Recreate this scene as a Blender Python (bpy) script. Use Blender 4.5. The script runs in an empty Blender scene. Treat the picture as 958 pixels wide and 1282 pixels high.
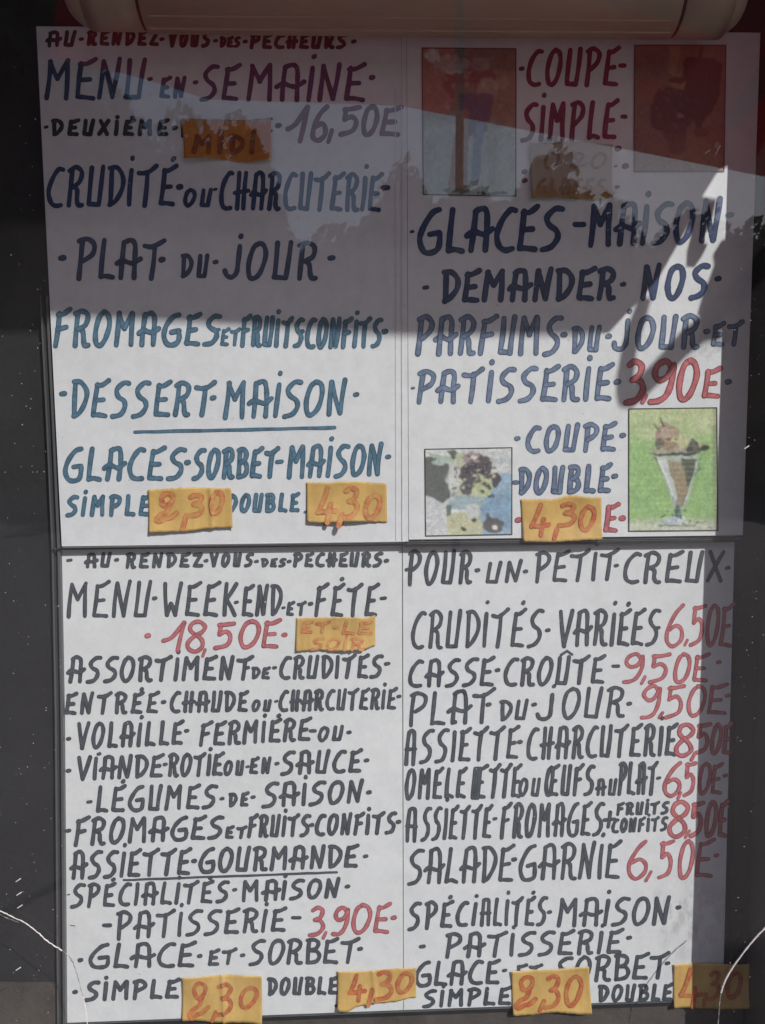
import bpy, math, random
import numpy as np
from mathutils import Vector
random.seed(7)
R = math.radians
SC = bpy.context.scene
COL = SC.collection

# ------------------------------------------------------------------ camera, sky, sun, exposure
W0, H0 = 958.0, 1282.0
F = 1006.0
TILT = R(4.6)
YS = 0.030                        # plane that the upper menu boards face out from
CAM = Vector((0.0, YS - 0.70, 1.50))
cd = bpy.data.cameras.new('camera'); cam = bpy.data.objects.new('camera', cd); COL.objects.link(cam)
cam.location = CAM; cam.rotation_euler = (R(90) - TILT, 0, 0)
cd.sensor_fit = 'VERTICAL'; cd.angle = 2 * math.atan(H0 / 2 / F); cd.clip_start = 0.01; cd.clip_end = 500
SC.camera = cam

SUN_EL, SUN_AZ = R(38), R(33)     # azimuth from the board's normal towards its right
SUNV = Vector((math.cos(SUN_EL) * math.sin(SUN_AZ), -math.cos(SUN_EL) * math.cos(SUN_AZ), math.sin(SUN_EL)))
w = bpy.data.worlds.new('World'); SC.world = w; w.use_nodes = True
wn = w.node_tree; bg = wn.nodes['Background']
sky = wn.nodes.new('ShaderNodeTexSky'); sky.sky_type = 'NISHITA'; sky.sun_disc = False
sky.sun_elevation = SUN_EL; sky.sun_rotation = math.atan2(SUNV.x, SUNV.y); sky.air_density = 1.0; sky.dust_density = 1.2
wn.links.new(sky.outputs[0], bg.inputs[0]); bg.inputs[1].default_value = 0.12
sl = bpy.data.lights.new('sun', 'SUN'); sl.energy = 4.1; sl.angle = R(0.5); sl.color = (1.0, 0.98, 0.962)
so = bpy.data.objects.new('sun', sl); COL.objects.link(so)
so.rotation_euler = (-SUNV).to_track_quat('-Z', 'Y').to_euler()
SC.view_settings.view_transform = 'Standard'; SC.view_settings.look = 'None'
SC.view_settings.gamma = 1.0; SC.view_settings.exposure = 0.0; SC.view_settings.use_curve_mapping = False
SC.render.engine = 'CYCLES'
SC.cycles.transparent_max_bounces = 16; SC.cycles.max_bounces = 8

# ------------------------------------------------------------------ helpers
def P(px, py, Y=YS):
    """the point of the upright plane y = Y that stands at this place of the photograph"""
    cx, cy = (px - W0 / 2) / F, (H0 / 2 - py) / F
    d = Vector((cx, math.cos(TILT) + cy * math.sin(TILT), cy * math.cos(TILT) - math.sin(TILT)))
    t = (Y - CAM.y) / d.y
    return CAM + d * t

def tag(o, label=None, cat=None, group=None, kind=None):
    if label: o['label'] = label
    if cat: o['category'] = cat
    if group: o['group'] = group
    if kind: o['kind'] = kind
    return o

def empty(name, loc, label, cat, group=None):
    o = bpy.data.objects.new(name, None); COL.objects.link(o); o.location = loc; o.empty_display_size = .02
    bpy.context.view_layer.update()
    return tag(o, label, cat, group)

def mesh_obj(name, verts, faces, mats, parent=None, fm=None, smooth=False, attr=None, col=None):
    me = bpy.data.meshes.new(name)
    off = parent.location if parent is not None else Vector((0, 0, 0))
    me.from_pydata([tuple(Vector(v) - off) for v in verts], [], faces)
    for m in (mats if isinstance(mats, (list, tuple)) else [mats]): me.materials.append(m)
    if fm: me.polygons.foreach_set('material_index', fm)
    if smooth: me.polygons.foreach_set('use_smooth', [True] * len(me.polygons))
    if attr is not None:
        a = me.attributes.new('edge', 'FLOAT', 'POINT'); a.data.foreach_set('value', attr)
    if col is not None:
        a = me.color_attributes.new('print', 'FLOAT_COLOR', 'POINT'); a.data.foreach_set('color', col)
    me.update()
    o = bpy.data.objects.new(name, me); COL.objects.link(o)
    if parent is not None: o.parent = parent
    return o

def box(x0, x1, y0, y1, z0, z1):
    v = [(x, y, z) for x in (x0, x1) for y in (y0, y1) for z in (z0, z1)]
    f = [(0, 1, 3, 2), (4, 6, 7, 5), (0, 4, 5, 1), (2, 3, 7, 6), (0, 2, 6, 4), (1, 5, 7, 3)]
    return v, f

def boxo(name, b, mat, parent=None, bevel=0.0):
    v, f = box(*b)
    o = mesh_obj(name, v, f, mat, parent)
    if bevel:
        m = o.modifiers.new('bevel', 'BEVEL'); m.width = bevel; m.segments = 2
    return o

def prism(name, front, depth, mat, parent=None):
    """solid with the outline FRONT (world points), extruded by the vector DEPTH"""
    n = len(front)
    v = [Vector(p) for p in front] + [Vector(p) + depth for p in front]
    f = [tuple(range(n)), tuple(range(2 * n - 1, n - 1, -1))] + [(i, i + n, (i + 1) % n + n, (i + 1) % n) for i in range(n)]
    return mesh_obj(name, v, f, mat, parent)

def lerp(a, b, t): return a + (b - a) * t

def tube(pts, rad, seg=6):
    v, f = [], []
    n = len(pts)
    for i, p in enumerate(pts):
        t = (pts[min(i + 1, n - 1)] - pts[max(i - 1, 0)]).normalized()
        u = t.cross(Vector((0, 1, 0)));  u = (u if u.length > 1e-4 else t.cross(Vector((1, 0, 0)))).normalized()
        q = t.cross(u)
        r = rad(i / (n - 1)) if callable(rad) else rad
        for k in range(seg):
            a = 2 * math.pi * k / seg
            v.append(p + (u * math.cos(a) + q * math.sin(a)) * r)
    for i in range(n - 1):
        for k in range(seg):
            f.append((i * seg + k, i * seg + (k + 1) % seg, (i + 1) * seg + (k + 1) % seg, (i + 1) * seg + k))
    f.append(tuple(range(seg))[::-1]); f.append(tuple(range((n - 1) * seg, n * seg)))
    return v, f

# ------------------------------------------------------------------ materials
def new_mat(name):
    m = bpy.data.materials.new(name); m.use_nodes = True
    return m, m.node_tree, m.node_tree.nodes['Principled BSDF']

def N(nt, typ, **kw):
    n = nt.nodes.new(typ)
    for k, v in kw.items():
        if k in n.inputs: n.inputs[k].default_value = v
        else: setattr(n, k, v)
    return n

def noise(nt, scale, detail=4, rough=.55, vec=None, stretch=None):
    tc = N(nt, 'ShaderNodeNewGeometry')
    src = tc.outputs['Position']
    if stretch:
        mp = N(nt, 'ShaderNodeMapping'); mp.inputs['Scale'].default_value = stretch
        nt.links.new(src, mp.inputs['Vector']); src = mp.outputs[0]
    n = N(nt, 'ShaderNodeTexNoise', Scale=scale, Detail=detail, Roughness=rough)
    nt.links.new(src, n.inputs['Vector'])
    return n.outputs['Fac']

def ramp(nt, fac, stops):
    r = N(nt, 'ShaderNodeValToRGB'); cr = r.color_ramp
    while len(cr.elements) < len(stops): cr.elements.new(.5)
    for e, (p, c) in zip(cr.elements, stops):
        e.position = p; e.color = (c, c, c, 1) if isinstance(c, (int, float)) else (*c, 1)
    nt.links.new(fac, r.inputs[0])
    return r.outputs[0]

def mix(nt, fac, a, b, mode='MIX'):
    m = N(nt, 'ShaderNodeMix', data_type='RGBA', blend_type=mode)
    for i, v in ((0, fac), (6, a), (7, b)):
        if hasattr(v, 'is_linked'): nt.links.new(v, m.inputs[i])
        elif i == 0: m.inputs[0].default_value = v
        else: m.inputs[i].default_value = (*v, 1)
    return m.outputs[2]

def bump(nt, bs, fac, strength, dist):
    b = N(nt, 'ShaderNodeBump', Strength=strength, Distance=dist)
    nt.links.new(fac, b.inputs['Height']); nt.links.new(b.outputs[0], bs.inputs['Normal'])

def mottled(name, c1, c2, scale, rough=.6, bmp=0.0, lo=.3, hi=.7, stretch=None, bscale=None):
    m, nt, bs = new_mat(name)
    f = noise(nt, scale, 6, .6, stretch=stretch)
    nt.links.new(ramp(nt, f, [(lo, c1), (hi, c2)]), bs.inputs['Base Color'])
    bs.inputs['Roughness'].default_value = rough
    if bmp: bump(nt, bs, noise(nt, bscale or scale * 4, 5), bmp, .001)
    return m

def board_mat(name, tint):
    m, nt, bs = new_mat(name)
    big = ramp(nt, noise(nt, 7, 4), [(.3, tuple(c * .955 for c in tint)), (.7, tint)])
    sm = ramp(nt, noise(nt, 90, 6, .7), [(.25, .90), (.6, 1.0)])
    sm = mix(nt, 1.0, sm, ramp(nt, noise(nt, 800, 3, .7), [(.3, .95), (.7, 1.03)]), 'MULTIPLY')
    c = mix(nt, 1.0, big, sm, 'MULTIPLY')
    spots = ramp(nt, noise(nt, 260, 2, .4), [(.745, 1.0), (.80, .62)])
    c = mix(nt, 1.0, c, spots, 'MULTIPLY')
    nt.links.new(c, bs.inputs['Base Color'])
    bs.inputs['Roughness'].default_value = .38; bs.inputs['Specular IOR Level'].default_value = .35
    bump(nt, bs, noise(nt, 14, 3), .5, .004)
    return m

def smear(m, centre, rad):
    nt = m.node_tree; bs = nt.nodes['Principled BSDF']; lk = bs.inputs['Base Color'].links[0].from_socket
    g = N(nt, 'ShaderNodeNewGeometry'); dv = N(nt, 'ShaderNodeVectorMath', operation='DISTANCE')
    nt.links.new(g.outputs['Position'], dv.inputs[0]); dv.inputs[1].default_value = centre
    mr = N(nt, 'ShaderNodeMapRange'); nt.links.new(dv.outputs['Value'], mr.inputs[0]); mr.inputs[1].default_value = rad; mr.inputs[2].default_value = rad * .3
    ml = N(nt, 'ShaderNodeMath', operation='MULTIPLY'); nt.links.new(mr.outputs[0], ml.inputs[0])
    nt.links.new(ramp(nt, noise(nt, 38, 7, .75, stretch=(1.5, 1, .8)), [(.47, 0.0), (.60, .5)]), ml.inputs[1])
    nt.links.new(mix(nt, ml.outputs[0], lk, (.30, .31, .30)), bs.inputs['Base Color'])

def ink_mat(name, rim, core, rough=.5, fade=0.0, under=None):
    """felt-pen ink: pools darker along the edge of each stroke, streaky and uneven inside"""
    m, nt, bs = new_mat(name)
    at = N(nt, 'ShaderNodeAttribute', attribute_name='edge')
    e = ramp(nt, at.outputs['Fac'], [(.15, 0.0), (.75, 1.0)])
    n1 = ramp(nt, noise(nt, 110, 5, .65), [(.3, .72), (.7, 1.22)])
    c = mix(nt, e, core, rim)
    c = mix(nt, 1.0, c, n1, 'MULTIPLY')
    c = mix(nt, 1.0, c, ramp(nt, noise(nt, 420, 4, .7), [(.3, .74), (.7, 1.2)]), 'MULTIPLY')
    if under:
        f = ramp(nt, noise(nt, 130, 5, .7), [(.40, 0.0), (.62, fade)])
        c = mix(nt, f, c, under)
    nt.links.new(c, bs.inputs['Base Color'])
    bs.inputs['Roughness'].default_value = rough; bs.inputs['Specular IOR Level'].default_value = .3
    return m

def see_part(m, f):
    nt = m.node_tree; b = nt.nodes['Principled BSDF']; t = N(nt, 'ShaderNodeBsdfTransparent'); mx = N(nt, 'ShaderNodeMixShader'); mx.inputs[0].default_value = f
    nt.links.new(t.outputs[0], mx.inputs[1]); nt.links.new(b.outputs[0], mx.inputs[2]); nt.links.new(mx.outputs[0], nt.nodes['Material Output'].inputs[0])
    return m
M = {}
M['board'] = board_mat('white_laminate', (.69, .70, .715))
M['board_cool'] = board_mat('white_laminate_cool', (.685, .695, .715))
M['board_snack'] = board_mat('white_laminate_smeared', (.685, .695, .715)); smear(M['board_snack'], P(862, 1150, YS + .0085), .055)
M['board_ice'] = board_mat('white_laminate_wrinkled', (.69, .70, .715)); smear(M['board_ice'], P(888, 430), .03)
M['board_edge'] = mottled('board_edge', (.30, .30, .31), (.42, .42, .43), 60, .5)
M['sleeve'] = mottled('clear_sleeve_edge', (.48, .49, .51), (.62, .63, .65), 50, .25)
M['ink_teal'] = ink_mat('teal_ink', (.030, .080, .130), (.085, .165, .235))
M['ink_blue_shaded'] = ink_mat('blue_ink_shaded', (.022, .038, .095), (.038, .060, .140))  # blue pen of the upper lines, with the shade put into its colour
M['ink_blue'] = ink_mat('blue_ink', (.040, .065, .135), (.15, .195, .29))
M['ink_grey'] = ink_mat('grey_black_ink', (.036, .042, .052), (.074, .085, .102))
M['ink_black'] = ink_mat('black_ink', (.016, .019, .024), (.036, .040, .048))
M['ink_red'] = ink_mat('red_ink', (.24, .028, .038), (.46, .145, .16))
M['ink_maroon'] = ink_mat('maroon_ink', (.11, .014, .045), (.16, .032, .075))
NOTE = (.58, .37, .12)
M['ink_note'] = ink_mat('orange_red_ink_faded', (.46, .12, .05), (.52, .19, .08), .6, .6, NOTE)
M['ink_note_red'] = ink_mat('red_ink_on_note', (.40, .065, .032), (.46, .115, .05), .6, .38, NOTE)
M['ink_note_pale'] = ink_mat('washed_out_ink', (.22, .10, .06), (.25, .13, .08), .6, .7, (.36, .26, .18))
M['ink_midi'] = ink_mat('dark_red_ink_washed', (.20, .035, .015), (.24, .05, .02), .6, .35, (.42, .18, .04))
M['fine'] = ink_mat('fine_black_line', (.05, .05, .05), (.07, .07, .07))

def note_mat(name, faded=False, deep=(.82, .60, .5), pale=(.44, .34, .26), amt=1.0):
    m, nt, bs = new_mat(name)
    c = ramp(nt, noise(nt, 45, 5, .6), [(.3, (.52, .33, .10)), (.7, (.63, .41, .145))])
    st = ramp(nt, noise(nt, 25, 3, .6, stretch=(3, 1, .4)), [(.35, .86), (.6, 1.04)])
    c = mix(nt, 1.0, c, st, 'MULTIPLY')
    if faded:
        # the dye has run out of the top half, in drips
        g = N(nt, 'ShaderNodeNewGeometry'); sp = N(nt, 'ShaderNodeSeparateXYZ'); nt.links.new(g.outputs['Position'], sp.inputs[0])
        mul = N(nt, 'ShaderNodeMath', operation='MULTIPLY'); nt.links.new(noise(nt, 60, 5, .7, stretch=(2.2, 1, .5)), mul.inputs[0]); mul.inputs[1].default_value = .040
        ad = N(nt, 'ShaderNodeMath', operation='ADD'); nt.links.new(sp.outputs[2], ad.inputs[0]); nt.links.new(mul.outputs[0], ad.inputs[1])
        mr = N(nt, 'ShaderNodeMapRange'); nt.links.new(ad.outputs[0], mr.inputs[0])
        mr.inputs[1].default_value = faded - .002; mr.inputs[2].default_value = faded + .003
        c = mix(nt, 1.0, c, deep, 'MULTIPLY')
        c = mix(nt, amt, c, mix(nt, mr.outputs[0], c, pale))
    nt.links.new(c, bs.inputs['Base Color'])
    bs.inputs['Roughness'].default_value = .55; bs.inputs['Specular IOR Level'].default_value = .3
    bump(nt, bs, noise(nt, 60, 4), .5, .002)
    return m
M['note'] = note_mat('yellow_orange_card')
M['note_edge'] = mottled('torn_card_edge', (.62, .50, .25), (.78, .70, .45), 120, .7)

m, nt, bs = new_mat('printed_photo')
at = N(nt, 'ShaderNodeAttribute', attribute_name='print')
nt.links.new(mix(nt, 1.0, at.outputs['Color'], ramp(nt, noise(nt, 300, 3, .7), [(.3, .86), (.7, 1.08)]), 'MULTIPLY'), bs.inputs['Base Color'])
bs.inputs['Roughness'].default_value = .35; M['print'] = m

M['back'] = mottled('dark_backing', (.011, .012, .014), (.022, .023, .026), 9, .55, .4, bscale=160)
M['channel'] = mottled('grey_channel', (.075, .078, .085), (.11, .115, .12), 30, .4, .2, stretch=(1, 1, .15))
M['channel_dark'] = mottled('dark_channel', (.012, .012, .014), (.02, .02, .023), 30, .5)
M['ledge'] = mottled('dusty_brown_ledge', (.036, .029, .026), (.092, .078, .070), 30, .8, .6, lo=.25, hi=.75, bscale=300)
M['case'] = mottled('case_frame_paint', (.035, .035, .038), (.055, .055, .058), 14, .5, .3)
M['lamp'] = mottled('aged_beige_plastic', (.33, .27, .20), (.42, .35, .26), 18, .45, .15, stretch=(.2, 1, 1))
M['seam'] = mottled('brown_seam', (.035, .022, .018), (.05, .03, .025), 40, .7)
M['canopy'] = mottled('red_canopy_fabric', (.30, .03, .028), (.38, .045, .04), 8, .85, .3, bscale=400)
M['steel'] = mottled('grey_steel', (.16, .16, .17), (.22, .22, .23), 20, .4)
M['crack'] = see_part(mottled('bright_crack_edge', (.70, .64, .62), (.88, .84, .82), 220, .35), .62)
M['crack_dark'] = see_part(mottled('dull_crack_edge', (.10, .10, .09), (.45, .43, .40), 150, .5, lo=.42, hi=.58), .45)
M['speck'] = mottled('pale_speck', (.5, .48, .42), (.75, .72, .66), 200, .7)
M['wall'] = mottled('rough_render_wall', (.38, .33, .27), (.48, .43, .36), 6, .9, .7, bscale=60)
M['ground'] = mottled('terracotta_paving', (.12, .10, .105), (.18, .15, .155), 3, .85, .5, bscale=30)
m, nt, bs = new_mat('tree_leaves')
nt.links.new(ramp(nt, noise(nt, 1.2, 4), [(.3, (.03, .06, .02)), (.7, (.07, .12, .04))]), bs.inputs['Base Color'])
bs.inputs['Roughness'].default_value = .8; M['leaf'] = m

# parasol cloth: sunlight comes through it
m, nt, bs = new_mat('red_parasol_cloth')
tl = N(nt, 'ShaderNodeBsdfTranslucent'); df = N(nt, 'ShaderNodeBsdfDiffuse'); mx = N(nt, 'ShaderNodeMixShader'); mx.inputs[0].default_value = .45
cc = ramp(nt, noise(nt, 3, 3), [(.3, (.62, .055, .05)), (.7, (.74, .08, .07))])
nt.links.new(cc, tl.inputs[0]); nt.links.new(cc, df.inputs[0]); nt.links.new(df.outputs[0], mx.inputs[1]); nt.links.new(tl.outputs[0], mx.inputs[2])
nt.links.new(mx.outputs[0], nt.nodes['Material Output'].inputs[0]); M['parasol'] = m
m, nt, bs = new_mat('red_canopy_cloth')
tl = N(nt, 'ShaderNodeBsdfTranslucent'); df = N(nt, 'ShaderNodeBsdfDiffuse'); mx = N(nt, 'ShaderNodeMixShader'); mx.inputs[0].default_value = .60
cc = ramp(nt, noise(nt, 5, 4), [(.3, (.42, .07, .13)), (.7, (.52, .09, .17))])
nt.links.new(cc, tl.inputs[0]); nt.links.new(cc, df.inputs[0]); nt.links.new(df.outputs[0], mx.inputs[1]); nt.links.new(tl.outputs[0], mx.inputs[2])
nt.links.new(mx.outputs[0], nt.nodes['Material Output'].inputs[0]); M['canopy_cloth'] = m

# window glass: clear, mirror at a Schlick rate the same from both sides, with a thin film of dust
m, nt, bs = new_mat('dusty_window_glass')
nt.nodes.remove(bs)
ge = N(nt, 'ShaderNodeNewGeometry')
dt = N(nt, 'ShaderNodeVectorMath', operation='DOT_PRODUCT'); nt.links.new(ge.outputs['Incoming'], dt.inputs[0]); nt.links.new(ge.outputs['Normal'], dt.inputs[1])
def mth(op, a, b=None):
    n = N(nt, 'ShaderNodeMath', operation=op)
    for i, v in enumerate((a, b)):
        if v is None: continue
        if isinstance(v, (int, float)): n.inputs[i].default_value = v
        else: nt.links.new(v, n.inputs[i])
    return n.outputs[0]
c = mth('ABSOLUTE', dt.outputs['Value'])
fr = mth('ADD', mth('MULTIPLY', mth('POWER', mth('SUBTRACT', 1.0, c), 5.0), .95), .037)
tr = N(nt, 'ShaderNodeBsdfTransparent'); tr.inputs[0].default_value = (.985, .99, .985, 1)
gl = N(nt, 'ShaderNodeBsdfGlossy'); gl.inputs['Roughness'].default_value = .012; gl.inputs['Color'].default_value = (1, 1, 1, 1)
m1 = N(nt, 'ShaderNodeMixShader'); nt.links.new(fr, m1.inputs[0]); nt.links.new(tr.outputs[0], m1.inputs[1]); nt.links.new(gl.outputs[0], m1.inputs[2])
dd = N(nt, 'ShaderNodeBsdfDiffuse'); dd.inputs[0].default_value = (.62, .58, .56, 1)
dustf = mth('MULTIPLY', ramp(nt, noise(nt, 11, 7, .7), [(.35, .35), (.75, 1.0)]), .011)
m2 = N(nt, 'ShaderNodeMixShader'); nt.links.new(dustf, m2.inputs[0]); nt.links.new(m1.outputs[0], m2.inputs[1]); nt.links.new(dd.outputs[0], m2.inputs[2])
nt.links.new(m2.outputs[0], nt.nodes['Material Output'].inputs[0]); M['glass'] = m

# ------------------------------------------------------------------ setting
ground = boxo('ground', (-40, 40, -60, 1.0, -.15, 0.0), M['ground']); tag(ground, kind='structure')
XL, XR = -0.385, P(890, 800).x + (YS + .045) * math.tan(SUN_AZ)     # inner faces of the case
ZT, ZB = P(479, -60).z + .02, P(479, 1330).z - .01
WY = 0.06
wl = []
for b in ((-3, XL - .03, WY - .05, WY + .2, 0, 4), (XR + .03, 3, WY - .05, WY + .2, 0, 4), (XL - .03, XR + .03, WY - .05, WY + .2, 0, ZB - .03), (XL - .03, XR + .03, WY - .05, WY + .2, ZT + .03, 4)):
    wl.append(b)
v, f = [], []
for b in wl:
    bv, bf = box(*b); f += [tuple(i + len(v) for i in q) for q in bf]; v += bv
tag(mesh_obj('wall', v, f, M['wall']), kind='structure')

# the display case
case = empty('display_case', (0, WY, 1.5), 'dark shallow wall display case that holds the four handwritten menu boards', 'display case')
boxo('back_panel', (XL - .03, XR + .03, YS + .015, YS + .024, ZB - .03, ZT + .03), M['back'], case)
FY = -.045
boxo('side_rail', (XL - .03, XL, FY, YS + .0145, ZB - .03, ZT + .03), M['case'], case, .002)
boxo('side_rail', (XR, XR + .03, FY, YS + .0145, ZB - .03, ZT + .03), M['case'], case, .002)
boxo('top_rail', (XL + .0005, XR - .0005, FY + .001, YS + .0143, ZT, ZT + .03), M['case'], case, .002)
boxo('bottom_rail', (XL + .0005, XR - .0005, FY + .001, YS + .0143, ZB - .03, ZB), M['case'], case, .002)
zl = P(35, 1231, YS + .0125).z
boxo('ledge_panel', (XL + .001, XR - .001, YS + .0125, YS + .0147, ZB + .0005, zl), M['ledge'], case)

# narrow channel strips along the left edges of the boards
def strip(name, pts, wpx, Y, th, mat, parent):
    v = []
    for (x, y) in pts:
        v += [P(x, y, Y), P(x + wpx, y, Y)]
    n = len(pts)
    vb = [q + Vector((0, th, 0)) for q in v]
    f = []
    for i in range(n - 1):
        a = 2 * i
        f += [(a, a + 1, a + 3, a + 2), (2 * n + a, 2 * n + a + 2, 2 * n + a + 3, 2 * n + a + 1), (a, a + 2, 2 * n + a + 2, 2 * n + a), (a + 1, 2 * n + a + 1, 2 * n + a + 3, a + 3)]
    f += [(0, 2 * n, 2 * n + 1, 1), (2 * n - 2, 2 * n - 1, 4 * n - 1, 4 * n - 2)]
    return mesh_obj(name, v + vb, f, mat, parent)
LE = [(38, 40), (44, 200), (52, 370), (60, 530), (67, 690), (71, 900), (72.5, 1100), (74, 1300)]
strip('channel_strip', [(x + 5.0, y) for x, y in LE[2:]], 3.2, YS + .004, .0105, M['channel'], case)
strip('channel_strip', [(x - 2.2, y) for x, y in LE[2:]], 2.2, YS + .005, .0095, M['channel'], case)
strip('channel_strip', [(x + .6, y) for x, y in LE[2:]], 3.6, YS + .0095, .005, M['channel_dark'], case)
strip('channel_strip', [(925, 690), (921, 900), (917, 1190)], 2.5, YS + .006, .003, M['channel_dark'], case)

# glass door of the case, with its cracks
GY = -.034
door = empty('glass_door', (0, GY, 1.5), 'dusty cracked clear glass front covering the menu boards, reflecting a red parasol', 'glass door')
boxo('glass_pane', (XL + .001, XR - .001, GY, GY + .004, ZB + .001, ZT - .001), M['glass'], door)
def smooth_path(pts, n=8):
    out = []
    q = [pts[0]] + list(pts) + [pts[-1]]
    for i in range(1, len(q) - 2):
        p0, p1, p2, p3 = (np.array(q[j], float) for j in (i - 1, i, i + 1, i + 2))
        for k in range(n):
            t = k / n
            out.append(.5 * ((2 * p1) + (-p0 + p2) * t + (2 * p0 - 5 * p1 + 4 * p2 - p3) * t * t + (-p0 + 3 * p1 - 3 * p2 + p3) * t ** 3))
    out.append(np.array(pts[-1], float))
    return out
def crack(pts, rpx, mat, jit=.5):
    rnd = random.Random(len(pts) * 31 + int(pts[0][1]))
    sp = [P(x + rnd.uniform(-jit, jit), y + rnd.uniform(-jit, jit), GY - .0004) for x, y in smooth_path(pts)]
    v, f = tube(sp, lambda t: rpx * .00061 * (.75 + .5 * rnd.random()), 5)
    return mesh_obj('crack', v, f, mat, door)
crack([(-20, 1128), (0, 1140), (16, 1148), (34, 1157), (48, 1168), (62, 1180), (78, 1190)], .75, M['crack'])
crack([(-20, 1133), (4, 1147), (24, 1155)], .45, M['crack_dark'])
crack([(78, 1190), (88, 1199), (94, 1212), (99, 1229), (104, 1247)], .7, M['crack_dark'])
crack([(104, 1247), (107, 1262), (112, 1300)], .6, M['crack'])
crack([(975, 1148), (958, 1162), (942, 1179), (924, 1202), (909, 1226), (903, 1243)], 1.1, M['crack'], .2)
crack([(903, 1243), (901, 1258), (898, 1300)], .8, M['crack_dark'], .2)
crack([(896, 193), (899, 188), (902, 182)], .6, M['crack'])
for (x, y) in ((23, 1102), (24, 1119), (25, 1135), (935, 560), (23, 1213), (886, 190)):
    v, f = tube([P(x - 3, y + 2, GY - .0004), P(x, y, GY - .0006), P(x + 3, y - 2, GY - .0004)], .0004, 5)
    mesh_obj('chip', v, f, M['speck'], door)

# dust and grit stuck on the pane: nobody could count it
rnd = random.Random(5); v, f = [], []
for i in range(420):
    x, y = rnd.uniform(2, 956), rnd.uniform(50, 1280)
    if rnd.random() < .6: x = rnd.choice((rnd.uniform(0, 80), rnd.uniform(905, 956)))
    c = P(x, y, GY - .0002); r = rnd.uniform(.00015, .00042) * (1.8 if rnd.random() < .04 else 1)
    b = len(v); k = 5; a0 = rnd.random() * 6
    v += [c + Vector((math.cos(a0 + a) * r * rnd.uniform(.6, 1.3), -.0001, math.sin(a0 + a) * r * rnd.uniform(.6, 1.3))) for a in (2 * math.pi * j / k for j in range(k))]
    v.append(c + Vector((0, -.0004, 0)))
    f += [(b + j, b + (j + 1) % k, b + k) for j in range(k)]
tag(mesh_obj('grit', v, f, M['speck'], door), kind='stuff')

# ------------------------------------------------------------------ strip lamp at the top of the case
lamp = empty('strip_lamp', P(500, 5, -.002), 'beige plastic tube lamp with rounded end caps above the boards', 'lamp')
def capsule(name, x0, x1, ctr, rad, endl, endr, mat, roll, flat=1.0):
    """horizontal body of round section from x0 to x1 (photo px) with rounded ends, tilted slightly"""
    A, B = P(x0, ctr[0], -.002), P(x1, ctr[1], -.002)
    pts, rr = [], []
    L = (B - A).length; n = 9
    if endl:
        for k in range(n): 
            a = math.pi / 2 * k / n; pts.append(A + (B - A).normalized() * rad * 1.0 * (1 - math.cos(a))); rr.append(max(.0008, rad * math.sin(a) ** .8 if k else .0008))
    else: pts.append(A); rr.append(rad)
    pts2, rr2 = [], []
    if endr:
        for k in range(n):
            a = math.pi / 2 * k / n; pts2.append(B - (B - A).normalized() * rad * (1 - math.cos(a))); rr2.append(max(.0008, rad * math.sin(a) ** .8 if k else .0008))
    else: pts2.append(B); rr2.append(rad)
    mid = [A.lerp(B, t) for t in (.3, .5, .7)]
    pts = pts + mid + pts2[::-1]; rr = rr + [rad] * 3 + rr2[::-1]
    seg = 32; v, f = [], []
    for p, r in zip(pts, rr):
        for k in range(seg):
            a = 2 * math.pi * k / seg
            v.append(p + Vector((0, math.sin(a) * r * flat, math.cos(a) * r)))
    m_ = len(pts)
    for i in range(m_ - 1):
        for k in range(seg):
            f.append((i * seg + k, i * seg + (k + 1) % seg, (i + 1) * seg + (k + 1) % seg, (i + 1) * seg + k))
    f.append(tuple(range(seg))[::-1]); f.append(tuple(range((m_ - 1) * seg, m_ * seg)))
    return mesh_obj(name, v, f, mat, lamp, smooth=True)
capsule('end_cap', 82, 178, (-9, -8), .0265, True, False, M['lamp'], 0)
capsule('seam_ring', 176, 185, (-8, -8), .0255, False, False, M['seam'], 0)
capsule('diffuser', 183, 843, (-8, -1), .0278, False, False, M['lamp'], 0)
capsule('seam_ring', 841, 850, (-1, -1), .0262, False, False, M['seam'], 0)
capsule('end_cap', 848, 932, (-1, 0), .0275, False, True, M['lamp'], 0)
for k, (yy0, yy1) in enumerate(((23, 29), (38.5, 44))):
    v, f = tube([P(186, yy0 - 3, -.027 if not k else -.014), P(500, (yy0 + yy1) / 2 - 3, -.027 if not k else -.014), P(840, yy1 - 3, -.027 if not k else -.014)], .0007, 6)
    mesh_obj('ridge', v, f, M['lamp'], lamp)

# ------------------------------------------------------------------ boards
def quad_board(name, c, Y, th, label, mat, group='handwritten menu boards'):
    """c: corners TL TR BR BL in photo pixels; front face on y = Y"""
    ctr = P(sum(q[0] for q in c) / 4, sum(q[1] for q in c) / 4, Y)
    root = empty(name, ctr, label, 'menu board', group)
    fr = [P(x, y, Y) for x, y in c]
    v = fr + [q + Vector((0, th, 0)) for q in fr]
    f = [(0, 3, 2, 1), (4, 5, 6, 7), (0, 1, 5, 4), (1, 2, 6, 5), (2, 3, 7, 6), (3, 0, 4, 7)]
    o = mesh_obj('board', v, f, [mat, M['board_edge']], root, fm=[0, 1, 1, 1, 1, 1])
    return root
YL = YS + .0085                      # the lower boards lie deeper
B1 = quad_board('menu_board', [(45.5, 33), (509.1, 36), (511.4, 677.9), (77.5, 684)], YS, .0016, 'white weekday menu board in blue pen, MENU EN SEMAINE', M['board_cool'])
B2 = quad_board('menu_board', [(509.5, 36), (952, 41), (930, 670), (512, 675.5)], YS, .0016, 'white ice cream board with four dessert photographs, GLACES MAISON', M['board_ice'])
B3 = quad_board('menu_board', [(74, 672), (503.2, 668), (505, 1264.5), (83.5, 1280.5)], YL, .0016, 'white weekend menu board in grey pen, MENU WEEK-END ET FETE', M['board'])
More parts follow.
